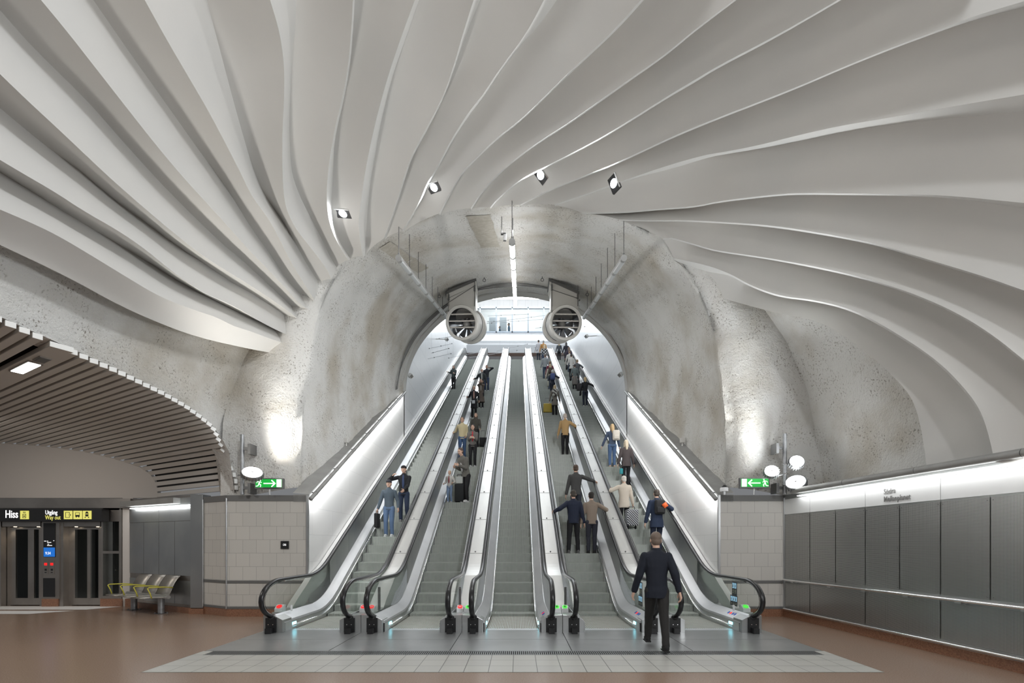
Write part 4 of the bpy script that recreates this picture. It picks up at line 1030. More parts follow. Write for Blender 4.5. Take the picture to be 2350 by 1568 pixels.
def lift(xa, xb, leaves, label):
    T = thing('lift', ((X_(xa)+X_(xb))/2, YL, 0), label, 'lift', 'lifts with glass doors')
    a, b = X_(xa), X_(xb); zt = CH-(1211-CY)*YD/F
    q = MB(); q.box(a, b, YL, YL+.3, Z_(1209), Z_(1197)); q.box(a-.02, D_(leaves[0][0]), YD, YL+.3, 0, zt+.05); q.box(D_(leaves[-1][1]), b+.04, YD, YL+.3, 0, zt+.05); q.build('portal', lift_st, T)
    for (p, g0, g1, r) in [(l[0], l[2], l[3], l[1]) for l in leaves]:
        p, g0, g1, r = map(D_, (p, g0, g1, r)); q = MB(); q.box(p, g0, YD, YD+.04, .02, zt); q.box(g1, r, YD, YD+.04, .02, zt); q.box(g0, g1, YD, YD+.04, .02, .2); q.box(g0, g1, YD, YD+.04, zt-.05, zt); d_ = q.build('door_leaf', lift_st, T)
        q = MB(); q.box(g0, g1, YD+.015, YD+.022, .2, zt-.05); q.build('glass_panel', glass, d_)
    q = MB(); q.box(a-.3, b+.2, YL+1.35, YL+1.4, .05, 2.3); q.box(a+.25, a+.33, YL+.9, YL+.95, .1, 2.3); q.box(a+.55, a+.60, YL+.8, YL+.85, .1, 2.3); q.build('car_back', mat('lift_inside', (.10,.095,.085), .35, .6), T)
    q = MB(); q.box(a+.2, b-.1, YL+.9, YL+.95, .86, .90); q.build('car_handrail', chrome, T)
    for xx in (a+.26, b-.12):
        q = MB(); q.cyl((xx, YL+.07, Z_(1209)-.006), (xx, YL+.07, Z_(1209)+.01), .03, 14); q.build('spotlight', warm_e, T)
    lamp('lift_spot', 'SPOT', (a+.16, YL+.06, Z_(1209)-.03), (a+.1, YL+.12, 0), 9, .03, (1,.82,.6), spot=1.5)
lift(5, 93, [(24,70,36,64),(70,91,78,89)], 'left lift with tall glass door leaves, left of the display panel')
lift(146, 230, [(165,203,172,200),(203,229,208,226)], 'right lift with tall glass door leaves, between the display panel and the dark window')
# display / call panel between the lifts
T = thing('lift_call_panel', (X_(116), YL, 0), 'steel panel between the lifts with a blue screen and red floor displays', 'panel')
q = MB(); q.box(X_(102), X_(139), YL-.03, YL, .2, Z_(1200)); q.build('panel', lift_st, T)
q = MB(); q.box(X_(103), X_(130), YL-.04, YL-.03, Z_(1279), Z_(1201)); sc1 = q.build('screen', black, T)
q = MB(); q.box(X_(104), X_(129.5), YL-.045, YL-.04, Z_(1278), Z_(1257)); q.build('blue_field', blue_e, sc1)
text('9:34', 'lettering', text_w, .10, (X_(108), YL-.047, Z_(1273)), (1,0,0), (0,0,1), sc1, .001, squeeze=.8)
q = MB()
for i_, (u0, u1, v) in enumerate(((105,110,1243),(112,114,1243),(112,121,1246),(113,116,1250),(112,123,1253),(126,128,1242))): q.box(X_(u0), X_(u1), YL-.044, YL-.04, Z_(v), Z_(v-1.4))
q.build('text_line', text_w, sc1)
q = MB(); q.box(X_(102), X_(129), YL-.036, YL-.03, Z_(1370), Z_(1327)); q.build('dark_window', black, T)
for dx in (0, 14):
    q = MB(); q.box(X_(103+dx), X_(113.5+dx), YL-.038, YL-.03, Z_(1318), Z_(1287)); pl_ = q.build('button_plate', lift_st, T)
    q = MB(); q.box(X_(105+dx), X_(111.5+dx), YL-.042, YL-.038, Z_(1298), Z_(1292)); q.build('floor_display', red_e, pl_)
    q = MB(); q.box(X_(106+dx), X_(110.5+dx), YL-.042, YL-.038, Z_(1310), Z_(1305.5)); q.box(X_(106+dx), X_(110+dx), YL-.042, YL-.038, Z_(1315), Z_(1313)); q.build('button', black, pl_)
# overhead sign box
YS = 12.05; ks = YS/F
def xs_(x): return (x-CX)*ks
def zs_(y): return CH-(y-CY)*ks
T = thing('overhead_sign', (xs_(110), YS, zs_(1197)), 'long black overhead sign with white and yellow lettering above the lifts', 'sign')
q = MB(); q.box(-14.4, xs_(233), YS, YS+.22, zs_(1197), zs_(1168)); q.build('box', black, T)
text('Hiss', 'lettering', text_w, .265, (xs_(12), YS-.004, zs_(1188.5)), (1,0,0), (0,0,1), T, .002, bold=.004, squeeze=.72)
text('Utgång', 'lettering', text_w, .15, (xs_(104), YS-.004, zs_(1181.0)), (1,0,0), (0,0,1), T, .002, bold=.001, squeeze=.72)
text('Way out', 'lettering', yellow_e, .15, (xs_(104), YS-.004, zs_(1192.5)), (1,0,0), (0,0,1), T, .002, bold=.001, squeeze=.72)
def picto(x, kind):
    cx_, cz = xs_(x), zs_(1182.3); h = .105
    q = MB(); q.box(cx_-h, cx_+h, YS-.012, YS, cz-h, cz+h); f_ = q.build('pictogram_field', yellow_e, T, bevel=.0)
    q = MB()
    def b(x0,x1,z0,z1): q.box(cx_+x0*h, cx_+x1*h, YS-.016, YS-.012, cz+z0*h, cz+z1*h)
    if kind == 'lift': b(-.4,.4,-.75,-.65); b(-.4,.4,.12,.22); b(-.4,-.3,-.75,.2); b(.3,.4,-.75,.2); b(-.15,-.05,-.5,-.1); b(.05,.15,-.5,-.1); b(-.2,-.12,.4,.8); b(.12,.2,.4,.8); b(-.3,-.02,.62,.7); b(.02,.3,.5,.58)
    if kind == 'exit': b(-.6,-.5,-.65,.65); b(-.6,.4,.55,.65); b(-.6,.4,-.65,-.55); b(.3,.4,.2,.65); b(.3,.4,-.65,-.2); b(.1,.75,-.05,.05); b(.5,.6,-.2,.2)
    if kind == 'bus': b(-.5,.5,-.4,-.25); b(-.5,-.42,-.4,.6); b(.42,.5,-.4,.6); b(-.5,.5,.5,.6); b(-.45,.45,-.05,.0); b(-.4,-.2,-.6,-.4); b(.2,.4,-.6,-.4); b(-.5,.5,-.3,-.05)
    if kind == 'train': b(-.35,.35,-.35,.1); b(-.3,.3,.4,.65); b(-.35,-.25,.1,.5); b(.25,.35,.1,.5); b(-.05,.05,.1,.4); b(-.5,-.3,-.7,-.45); b(.3,.5,-.7,-.45); b(-.2,.2,.65,.8)
    q.build('pictogram', black, f_)
picto(57, 'lift'); picto(157, 'exit'); picto(179, 'bus'); picto(200.5, 'train')
# slat ceiling light and vent
p1, wv, nv = WP
if nv.z > 0: nv = -nv
def fixture(name, t0, t1, hw, label, m_, cat):
    c = p1-dv*(t0+t1)/2+nv*.02; T = thing(name, c, label, cat); q = MB(); q.obox(c, dv*(t1-t0)/2*1.12, wv*hw*1.25, nv*.012); q.build('frame', lift_st, T)
    q = MB(); q.obox(c+nv*.014, dv*(t1-t0)/2, wv*hw, nv*.003); q.build('diffuser' if m_ is tube_on else 'grille', m_, T)
fixture('recessed_luminaire', .95, 1.65, .065, 'bright rectangular light set into the wide slat of the left ceiling', tube_on, 'light')
fixture('ceiling_vent', .55, .80, .05, 'small dark vent grille in the wide slat beside the rectangular light', steel_d, 'vent')
lamp('slat_light', 'AREA', p1-dv*1.3+nv*.06, p1-dv*1.3+Vector((0,0,-3)), 45, .6, (1,.97,.9))
# bench
bc = Vector((-8.78, 11.30, 0)); ang = math.atan2(-.65, 1.16)
T = thing('bench', bc, 'three seat perforated metal bench with yellow armrests against the left metal wall', 'bench', rz=ang)
q = MB(); q.box(-.95,.95,.06,.14,.36,.42); q.cyl((-.97,.10,.39),(.97,.10,.39),.042,14); q.build('beam', steel, T, local=True)
for x in (-.64, .64):
    q = MB(); q.cyl((x,.10,.01),(x,.10,.37),.065,18); lg = q.build('leg', galv, T, SM, local=True)
    q = MB(); q.box(x-.12,x+.12,0,.2,0,.012); 
    for e_ in ((-.1,.02),(.1,.02),(-.1,.18),(.1,.18)): q.cyl((x+e_[0],e_[1],.01),(x+e_[0],e_[1],.03),.012,8)
    q.build('foot_plate', steel_d, lg, local=True)
bperf = mat('bench_perforated', (.34,.32,.29), .35, .6, bump=(120,.4,.004))
for k in range(3):
    x0 = -.93+.63*k; x1 = x0+.60
    def curved(prof, nm):
        P = [[(x0, y, z) for y, z in prof], [(x1, y, z) for y, z in prof]]; q = MB(); q.grid(P); o = q.build(nm, bperf, T, True, local=True)
        s_ = o.modifiers.new('thick', 'SOLIDIFY'); s_.thickness = .012
        q = MB()
        for r_ in range(2, len(prof)*3):
            pass
        return o
    seat = [(-.36,.385),(-.34,.405),(-.25,.405),(-.1,.395),(.05,.39),(.12,.40)]
    curved(seat, 'seat')
    curved([(.12,.41),(.155,.50),(.19,.60),(.235,.70),(.30,.80),(.36,.86)], 'backrest')
for k in range(4):
    x = -.95+.63*k+.0; q = MB(); q.tube([(x,-.22,.39),(x,-.25,.50),(x,-.30,.615),(x,-.27,.63),(x,.0,.625),(x,.20,.60)], .013, 8); q.build('armrest', yellow, T, True, local=True)

lamp('lobby_fill', 'AREA', (-11.5, 9.0, 4.0), (-11.5, 10.2, 0), 50, 1.2, (1,.93,.85))  # fill added out of view to brighten the lobby
# ================================================================ PEOPLE
SKINS = [mat('skin_fair', (.62,.40,.30), .55), mat('skin_tan', (.48,.29,.20), .55), mat('skin_dark', (.22,.12,.08), .5)]
eye_m = mat('eye_dark', (.02,.02,.02), .3); lip_m = mat('lips', (.42,.16,.14), .5)
CLM = {}
def cloth(col, pat=None):
    k = (tuple(round(c, 3) for c in col), pat)
    if k not in CLM:
        if pat:
            m = mat('patterned_cloth', col, .85); nt = m.node_tree; w = nt.nodes.new('ShaderNodeTexChecker' if pat[0] == 'check' else 'ShaderNodeTexWave'); tc = nt.nodes.new('ShaderNodeTexCoord')
            w.inputs['Scale'].default_value = pat[2]; nt.links.new(tc.outputs['Object'], w.inputs['Vector'])
            if pat[0] == 'check': w.inputs['Color1'].default_value = (*col,1); w.inputs['Color2'].default_value = (*pat[1],1); nt.links.new(w.outputs['Color'], nt.nodes['Principled BSDF'].inputs['Base Color'])
            else:
                r = nt.nodes.new('ShaderNodeValToRGB'); r.color_ramp.interpolation = 'CONSTANT'; r.color_ramp.elements[0].color = (*col,1); r.color_ramp.elements[1].color = (*pat[1],1); r.color_ramp.elements[1].position = .5
                w.bands_direction = 'DIAGONAL'; nt.links.new(w.outputs['Fac'], r.inputs['Fac']); nt.links.new(r.outputs['Color'], nt.nodes['Principled BSDF'].inputs['Base Color'])
            CLM[k] = m
        else: CLM[k] = mat('cloth', col, .85, bump=(180,.25,.003))
    return CLM[k]
fold_tex = bpy.data.textures.new('folds', 'CLOUDS'); fold_tex.noise_scale = .16; fold_tex.noise_depth = 1
def remesh(o, vox, it=5, folds=0):
    r = o.modifiers.new('remesh', 'REMESH'); r.mode = 'VOXEL'; r.voxel_size = vox; r.use_smooth_shade = True
    s = o.modifiers.new('smooth', 'SMOOTH'); s.factor = .6; s.iterations = it
    if folds:
        d = o.modifiers.new('folds', 'DISPLACE'); d.texture = fold_tex; d.strength = folds; d.mid_level = .5; d.texture_coords = 'LOCAL'
def lathe_ell(mb, rings, n=18, cx=0, cy=0):     # rings of (x, y, z, rx, ry)
    P = [[(x+rx*math.cos(2*PI*k/n), y+ry*math.sin(2*PI*k/n), z) for k in range(n)] for x, y, z, rx, ry in rings]
    V = [p for r in P for p in r]; Fc = []
    for i in range(len(P)-1):
        for k in range(n): Fc.append((i*n+k, i*n+(k+1) % n, (i+1)*n+(k+1) % n, (i+1)*n+k))
    Fc.append(tuple(reversed(range(n)))); Fc.append(tuple((len(P)-1)*n+k for k in range(n)))
    mb.add(V, Fc)
def ik(a, t, l1, l2, hint):
    a, t, hint = Vector(a), Vector(t), Vector(hint); d = t-a; L = min(max(d.length, abs(l1-l2)+.01), (l1+l2)*.999); u = d.normalized()
    x = (l1*l1-l2*l2+L*L)/(2*L); h = math.sqrt(max(0, l1*l1-x*x)); p = (hint-u*hint.dot(u)).normalized()
    return a+u*x+p*h, a+u*L
def person(base, yaw, H, label, skin=0, hair=('short',(.03,.02,.015)), top=(.05,.05,.06), coat=None, bottom=(.02,.02,.03), kind='trousers', shoe=(.02,.02,.02), inner=None,
           lh=(-.17,.02,.475), rh=(.17,.02,.475), lf=None, rf=None, lean=0, head=(0,0), bulk=1.0, detail=0, group=None, pat=None, bpat=None, cap=None, jopen=False):
    h = H; vox = {0:.011, 1:.009, 2:.0062}[detail]
    # pose in units of the standing height, facing +Y
    lf = lf or (-.052, -.005, .04); rf = rf or (.052, .01, .04)
    def tl(p, k=1): return Vector((p[0], p[1]+lean*max(0, p[2]-.5)*k, p[2]))     # lean forward above the hips
    sho = [tl((-.098,0,.790)), tl((.098,0,.790))]; hip = [Vector((-.05,0,.50)), Vector((.05,0,.50))]
    hands = [Vector(lh), Vector(rh)]; arms = []
    for i, sg in ((0,-1),(1,1)):
        e, w = ik(sho[i], hands[i], .168, .150, (sg*.22,-1,-.3)); arms.append((sho[i], e, w))
    legs = []
    for i, ft in ((0, lf), (1, rf)):
        k, a = ik(hip[i], ft, .236, .228, (0,1,.05)); legs.append((hip[i], k, a))
    hc = tl((0,.012,.928)); hc.x += head[0]*.3; hy = head[0]*3.0
    Rz = Matrix.Rotation(-hy, 3, 'Z') @ Matrix.Rotation(-head[1], 3, 'X')
    B = MB(); S = lambda v: tuple(Vector(v)*h)
    # body
    lathe_ell(B, [(0,-.003,.485,.045,.040),(0,0,.50,.075,.052),(0,lean*.05,.60,.066,.046),(0,lean*.2,.70,.076,.05),(0,lean*.28,.77,.086,.050),(0,lean*.31,.81,.06,.04),(0,lean*.33,.84,.03,.03)]); B.v = [S(v) for v in B.v]
    def cap_(a, b, r0, r1, n=12, mb=B): mb.cap(Vector(a)*h, Vector(b)*h, r0*h, r1*h, n)
    def ell_(c, rx, ry, rz, mb=B, R=None, n=16): mb.ell(Vector(c)*h, rx*h, ry*h, rz*h, n, 10, R)
    nk = tl((0,-.005,.835)); cap_(nk, hc+Vector((0,-.015,-.045)), .031, .029)
    ell_(hc+Rz@Vector((0,-.004,.012)), .0435, .052, .054, R=Rz); ell_(hc+Rz@Vector((0,.012,-.028)), .034, .038, .038, R=Rz)
    ell_(hc+Rz@Vector((0,.036,-.052)), .014, .012, .012)
    cap_(hc+Rz@Vector((0,.050,.004)), hc+Rz@Vector((0,.060,-.018)), .005, .0085, 8)
    for sg in (-1, 1): ell_(hc+Rz@Vector((sg*.044,-.006,-.006)), .006, .012, .018, n=10); ell_(hc+Rz@Vector((sg*.02,.047,.016)), .011, .007, .005, n=8)
    for i, sg in ((0,-1),(1,1)):
        s_, e, w = arms[i]; cap_(s_, e, .030, .024); cap_(e, w, .024, .0155)
        d = (w-e).normalized(); side = Vector((0,1,0)) if abs(d.y) < .8 else Vector((0,0,1)); side = (side-d*side.dot(d)).normalized(); nrm = d.cross(side)*sg
        pm = w+d*.030; B.obox(pm*h, d*.026*h, side*.022*h, nrm*.009*h)
        palm = nrm*(-1 if nrm.x*sg > 0 else 1)
        for k in range(4):
            b0 = w+d*.052+side*(.018-.012*k); ln = (.022,.026,.024,.018)[k]; b1 = b0+(d*.9+palm*.35).normalized()*ln; b2 = b1+(d*.45+palm*.9).normalized()*ln*.8
            cap_(b0, b1, .0056, .0052, 8); cap_(b1, b2, .0052, .0045, 8)
        t0 = w+d*.016+side*.018; t1 = t0+(d*.55+side*.7+palm*.35).normalized()*.026; cap_(t0, t1, .0068, .006, 8); cap_(t1, t1+(d*.9+palm*.4).normalized()*.018, .006, .005, 8)
        a_, k_, f_ = legs[i]; cap_(a_, k_, .046, .031); cap_(k_, f_, .031, .02); cap_(f_, f_+Vector((0,.05,-.025)), .018, .014, 8)
    root = B.build('person', SKINS[skin], None, True); root.location = base; root.rotation_euler = (0,0,yaw); remesh(root, vox, 4)
    tag(root, label, 'person', group or 'people on the escalators')
    # face parts
    F_ = MB()
    for sg in (-1, 1): F_.ell((hc+Rz@Vector((sg*.0185,.0475,.008)))*h, .0055*h, .003*h, .0032*h, 8, 5)
    e_ = F_.build('eyes', eye_m, root, True, True)
    F_ = MB(); F_.ell((hc+Rz@Vector((0,.0505,-.031)))*h, .0125*h, .004*h, .0035*h, 10, 5); F_.build('mouth', lip_m, root, True, True)
    # hair
    hk, hcol = hair
    if hk != 'bald':
        q = MB(); hm = mat('hair', hcol, .6, bump=(90,.5,.01))
        q.ell((hc+Rz@Vector((0,-.012,.024)))*h, .0475*h, .053*h, .050*h, 16, 10, Rz); q.ell((hc+Rz@Vector((0,-.026,-.006)))*h, .043*h, .036*h, .045*h, 14, 8, Rz)
        if hk in ('long','pony'):
            L_ = .11 if hk == 'long' else .07
            lathe = [(hc+Rz@Vector((0,-.030,-.01))), (hc+Rz@Vector((0,-.048,-.06))), tl((0,-.062,.93-L_-.03))]
            for a_, b_, r0, r1 in ((lathe[0],lathe[1],.042,.036),(lathe[1],lathe[2],.036,.022)): q.cap(a_*h, b_*h, r0*h, r1*h)
            if hk == 'long':
                for sg in (-1,1): q.cap((hc+Rz@Vector((sg*.038,-.01,.0)))*h, (hc+Rz@Vector((sg*.042,-.012,-.085)))*h, .017*h, .013*h)
        if hk == 'bun': q.ell((hc+Rz@Vector((0,-.045,.055)))*h, .022*h,.022*h,.02*h)
        o = q.build('hair', hm, root, True, True); remesh(o, max(vox, .008), 3, .006)
        # cut the hairline free of the face
    if cap:
        q = MB(); q.ell((hc+Rz@Vector((0,-.002,.034)))*h, .051*h,.058*h,.040*h,16,8,Rz); q.obox((hc+Rz@Vector((0,.058,.028)))*h, Rz@Vector((.034*h,0,0)), Rz@Vector((0,.024*h,0)), Vector((0,0,.003*h))); o = q.build('cap', cloth(cap), root, True, True); remesh(o, .009, 3)
    # clothes
    b_ = bulk; q = MB(); cz = coat or .47
    fl = 1.0+.35*max(0, .47-cz)/.2
    rings = [(0,0,cz,.086*b_*fl,.064*b_*fl)]
    if cz < .45: rings.append((0,0,.50,.090*b_,.066*b_))
    rings += [(0,lean*.03,.545,.082*b_,.060*b_),(0,lean*.1,.62,.080*b_,.058*b_),(0,lean*.2,.70,.090*b_,.062*b_),(0,lean*.28,.765,.104*b_,.060*b_),(0,lean*.30,.792,.112*b_,.052*b_),(0,lean*.30,.812,.098*b_,.046*b_),(0,lean*.31,.828,.066*b_,.042*b_),(0,lean*.32,.842,.042,.040),(0,lean*.32+.0,.862,.034,.036)]
    lathe_ell(q, rings); q.v = [S(v) for v in q.v]
    for i, sg in ((0,-1),(1,1)):
        s_, e, w = arms[i]; q.cap(s_*h, e*h, .0355*b_*h, .033*b_*h); w2 = e+(w-e)*.93; q.cap(e*h, w2*h, .033*b_*h, .025*b_*h)
    o = q.build('jacket' if not coat else 'coat', cloth(top, pat), root, True, True); remesh(o, max(vox, .009) if detail < 2 else .0085, 5, .012 if detail < 2 else .018)
    if inner:
        q = MB(); c0 = tl((0,.052,.70)); q.ell((tl((0,.034*b_+.004,.70)))*h, .026*h, .036*h, .135*h); o = q.build('shirt', cloth(inner), root, True, True)
    q = MB()
    if kind == 'skirt':
        lathe_ell(q, [(0,0,.20,.105,.085),(0,0,.35,.10,.078),(0,0,.50,.088,.066),(0,0,.56,.075,.055)]); q.v = [S(v) for v in q.v]; o = q.build('skirt', cloth(bottom, bpat), root, True, True); remesh(o, .012, 3, .01)
        q = MB()
        for i in (0,1): a_, k_, f_ = legs[i]; q.cap(k_*h, f_*h, .034*h, .024*h)
        o = q.build('tights', cloth((.015,.015,.02)), root, True, True)
    else:
        lathe_ell(q, [(0,0,.46,.066,.055),(0,0,.49,.088,.064),(0,0,.53,.083,.060),(0,lean*.05,.575,.076,.055)]); q.v = [S(v) for v in q.v]
        for i in (0,1):
            a_, k_, f_ = legs[i]; q.cap(a_*h, k_*h, .053*h, .039*h); q.cap(k_*h, (f_+(k_-f_)*.03)*h, .038*h, .031*h)
        o = q.build('trousers', cloth(bottom, bpat), root, True, True); remesh(o, max(vox, .009), 5, .012 if detail < 2 else .016)
    for i in (0,1):
        f_ = legs[i][2]; d = Vector((0,1,0)); lift_ = max(0, f_.z-.045)
        q = MB(); q.ell((f_+Vector((0,.028,-.014)))*h, .027*h, .066*h, .024*h); q.ell((f_+Vector((0,-.014,-.010)))*h, .024*h, .030*h, .028*h); q.obox((f_+Vector((0,.026,-.036)))*h, (.025*h,0,0), (0,.068*h,0), (0,0,.0045*h))
        o = q.build('shoe', cloth(shoe), root, True, True); remesh(o, .009, 2)
    return root
def wpos(root, v):      # a point given in the person's own axes -> world
    return Matrix.Translation(root.location) @ Matrix.Rotation(root.rotation_euler.z, 4, 'Z') @ Vector(v)
def on_esc(i, x, y, Yd=None):
    """tread on which someone photographed with the feet at (x, y) stands"""
    Y = 8658/(y-607) if Yd is None else Yd
    j = round((Y-9.25)/.4); Yc = 9.05+.4*j+.2; z = zb(9.05+.4*j)+.002
    X = (x-CX)/F*Yc; X = max(cs[i]-.36, min(cs[i]+.36, X)); return Vector((X, Yc, z))
def height(p, ytop): return (CH-(ytop-CY)/F*p.y)-p.z
def soft_box(name, c, dims, m_, label, cat, yaw=0, group=None, parts=(), bev=.03):
    T = thing(name, c, label, cat, group, yaw); q = MB(); q.box(-dims[0]/2, dims[0]/2, -dims[1]/2, dims[1]/2, 0, dims[2]); o = q.build('body', m_, T, True, True); b = o.modifiers.new('bevel', 'BEVEL'); b.width = min(bev, min(dims)*.45); b.segments = 4
    for p in o.data.polygons: p.use_smooth = True
    q = MB(); w = dims[0]*.28; q.tube([(-w,0,dims[2]-.01),(-w*.9,0,dims[2]+.08),(w*.9,0,dims[2]+.08),(w,0,dims[2]-.01)], .010, 8); q.build('handle', black, T, True, True)
    return T
def suitcase(c, dims, m_, label, yaw=0, stripes=False):
    T = thing('suitcase', c, label, 'suitcase', 'luggage on the escalators', yaw); q = MB(); q.box(-dims[0]/2, dims[0]/2, -dims[1]/2, dims[1]/2, .04, dims[2]); o = q.build('shell', m_, T, True, True); b = o.modifiers.new('bevel', 'BEVEL'); b.width = .03; b.segments = 3
    q = MB()
    for sx in (-1, 1): q.cyl((sx*dims[0]*.35, 0, dims[2]-.01), (sx*dims[0]*.35*.8, 0, dims[2]+.30), .008, 8)
    q.cyl((-dims[0]*.3,0,dims[2]+.30), (dims[0]*.3,0,dims[2]+.30), .012, 8); q.build('pull_handle', steel_d, T, False, True)
    for sx in (-1, 1):
        for sy in (-1, 1): q = MB(); q.cyl((sx*dims[0]*.38-.012, sy*dims[1]*.3, .025), (sx*dims[0]*.38+.012, sy*dims[1]*.3, .025), .024, 12); q.build('wheel', black, T, False, True)
    return T
def backpack(root, H, m_, label, sx=0):
    c = wpos(root, (sx, -.16*H/1.7, .60*H)); T = thing('backpack', c, label, 'backpack', 'bags people carry', root.rotation_euler.z)
    q = MB(); q.box(-.14,.14,-.07,.07,0,.40); o = q.build('body', m_, T, True, True); b = o.modifiers.new('bevel', 'BEVEL'); b.width = .06; b.segments = 4
    q = MB(); q.box(-.10,.10,-.105,-.06,.04,.20); o = q.build('front_pocket', m_, T, True, True); b = o.modifiers.new('bevel', 'BEVEL'); b.width = .02; b.segments = 3
    for s_ in (-1, 1):
        q = MB(); q.tube([(s_*.08,.06,.38),(s_*.10,.13,.42),(s_*.11,.25,.34),(s_*.12,.24,.2),(s_*.12,.07,.06)], .014, 6); q.build('strap', m_, T, True, True)
    return T
def handbag(root, off, dims, m_, label, name='handbag'):
    c = wpos(root, off); return soft_box(name, c, dims, m_, label, 'bag', root.rotation_euler.z, 'bags people carry')
DN = PI       # riding down, facing the viewer
def ride(i, x, y, ytop, yaw, label, H=None, dx=None, **k):
    p = on_esc(i, x, y); hh = height(p, ytop) if H is None else H
    return person(p, yaw, max(1.50, min(1.88, hh)) if k.pop('adult', True) else hh, label, **k), p
RAIL = .935
def rail_hand(p, i, side, H, fwd=.16):
    """hand on the handrail, in the person's own height units; side = world side of the rail, for someone facing the viewer (yaw pi) or away"""
    return p
def hand_on(p, i, ws, yaw, H, dY=0.12):
    X = cs[i]+ws*.70; Y = p.y+dY; Z = zb(Y)+.985; v = Matrix.Rotation(-yaw, 3, 'Z') @ (Vector((X, Y, Z))-p); return tuple(v/H)
navy = (.012,.018,.04); blk = (.012,.012,.014)
# --- leftmost escalator, going down
p = on_esc(0,1041,893); H = 1.55
person(p, DN, H, 'woman with long black hair in a dark jacket, alone near the top left', hair=('long',(.015,.012,.01)), top=(.06,.075,.075), bottom=blk, rh=hand_on(p,0,-1,DN,H), lh=(-.05,.16,.62), lf=(-.04,.02,.04), rf=(.04,-.02,.04), detail=0)
p = on_esc(0,927,1183); H = 1.74
person(p, DN, H, 'man in a black cap and open black jacket, one hand raised to his face', cap=(.01,.01,.012), hair=('short',(.02,.02,.02)), top=(.014,.015,.018), inner=(.05,.075,.16), bottom=(.03,.045,.085), shoe=(.3,.3,.3), rh=(.15,.16,.80), lh=(-.04,.17,.55), lf=(-.07,.02,.04), rf=(.06,-.02,.04), detail=1)
c = on_esc(0,927,1183); 
p = on_esc(0,893,1232); H = 1.66
r = person(p, DN, H, 'man in a dark hat, grey blue jacket and blue jeans, lowest on the leftmost escalator', cap=(.03,.03,.04), hair=('short',(.03,.025,.02)), top=(.075,.10,.125), bottom=(.10,.16,.27), shoe=(.55,.57,.57), rh=(.19,.04,.47), lh=(-.17,.04,.5), detail=1)
handbag(r, (.335,.05,.26), (.10,.30,.42), cloth(blk), 'black holdall hanging from the right hand of the man in a grey blue jacket', 'holdall')
# --- second escalator, going down
p = on_esc(1,1117,897); H = 1.66
person(p, DN, H, 'man in a black jacket and jeans with one hand lifted beside his dark hair', skin=1, hair=('short',(.015,.012,.01)), top=(.02,.022,.028), bottom=(.03,.045,.09), lh=(-.13,.10,.86), rh=(.17,.03,.48), shoe=(.6,.6,.6))
p = on_esc(1,1106,908); H = 1.70; p.x -= .0
person(p, DN, H, 'bald man in an open dark jacket over a pale jumper, reaching for the rail', hair=('bald',(0,0,0)), top=(.03,.035,.035), inner=(.55,.54,.5), bottom=(.03,.03,.035), rh=hand_on(p,1,-1,DN,H,.0), bulk=1.08)
p = on_esc(1,1104,935); H = 1.66
person(p, DN, H, 'woman in a long open brown coat and black trousers with hands at her chin', hair=('long',(.05,.03,.02)), top=(.13,.10,.08), coat=.22, inner=(.42,.38,.34), bottom=blk, lh=(-.03,.13,.83), rh=(.03,.13,.82), shoe=(.6,.6,.6))
p = on_esc(1,1088,957); H = 1.68
r = person(p, DN, H, 'older blonde woman in a knee length black coat with a white bag', hair=('short',(.62,.52,.36)), top=(.018,.018,.024), coat=.32, bottom=blk, inner=(.5,.3,.25), rh=hand_on(p,1,-1,DN,H,.0), lh=(-.16,.06,.52))
handbag(r, (.02,.15,.72), (.16,.05,.17), cloth((.6,.62,.64)), 'small white bag worn on the front of the black knee length coat')
p = on_esc(1,1092,1019); H = 1.52
person(p, DN, H, 'brown haired woman in a dark olive jumper standing behind the couple', hair=('long',(.10,.06,.04)), top=(.07,.065,.055), bottom=blk, lh=(-.13,.12,.52), rh=(.12,.1,.55))
q_ = on_esc(1,1100,1020); suitcase(q_+Vector((.17,-.1,0)), (.30,.2,.42), cloth(blk), 'small black wheeled case beside the dark olive jumper woman', DN)
p = on_esc(1,1061,1052); H = 1.72
person(p, DN, H, 'man in a cream jumper and blue jeans holding the left rail', hair=('short',(.10,.06,.04)), top=(.55,.48,.30), bottom=(.07,.13,.26), rh=hand_on(p,1,-1,DN,H,-.05), lh=(-.1,.12,.52), detail=1)
p = on_esc(1,1085,1062); H = 1.68
r = person(p, DN, H, 'long haired woman in a grey jacket over a red hooded top holding a white packet', hair=('long',(.03,.02,.018)), top=(.15,.14,.13), inner=(.5,.04,.05), bottom=blk, lh=(-.05,.17,.64), rh=(.05,.17,.64), shoe=(.5,.5,.5), lf=(-.05,.0,.04), detail=1)
soft_box('packet', wpos(r, (0,.33,1.06)), (.17,.09,.07), cloth((.62,.72,.62)), 'pale packet held in both hands by the woman in a red hooded top', 'packet', DN)
p = on_esc(1,1070,1143); H = 1.80
person(p, DN-.75, H, 'man in a grey cardigan bending over his phone, black trousers with a white stripe', hair=('short',(.09,.055,.04)), top=(.14,.135,.12), inner=(.6,.6,.6), bottom=(.012,.012,.014), lh=(-.05,.22,.66), rh=(.06,.21,.64), lean=.30, head=(0,.35), shoe=(.65,.65,.65), bulk=1.1, detail=1, lf=(-.06,.03,.04))
q = MB(); c = p+Vector((-.05,-.125,.32)); q.box(c.x-.035, c.x+.035, c.y-.004, c.y+.002, c.z-.02, c.z+.46); o = q.build('trouser_stripe', cloth((.7,.7,.7)), bpy.data.objects[[k.name for k in bpy.data.objects if k.name.startswith('person')][-1]])
q_ = on_esc(1,1053,1140); suitcase(q_+Vector((.02,.0,0)), (.30,.22,.62), cloth((.02,.022,.024)), 'tall black suitcase standing between the child and the cardigan man', DN)
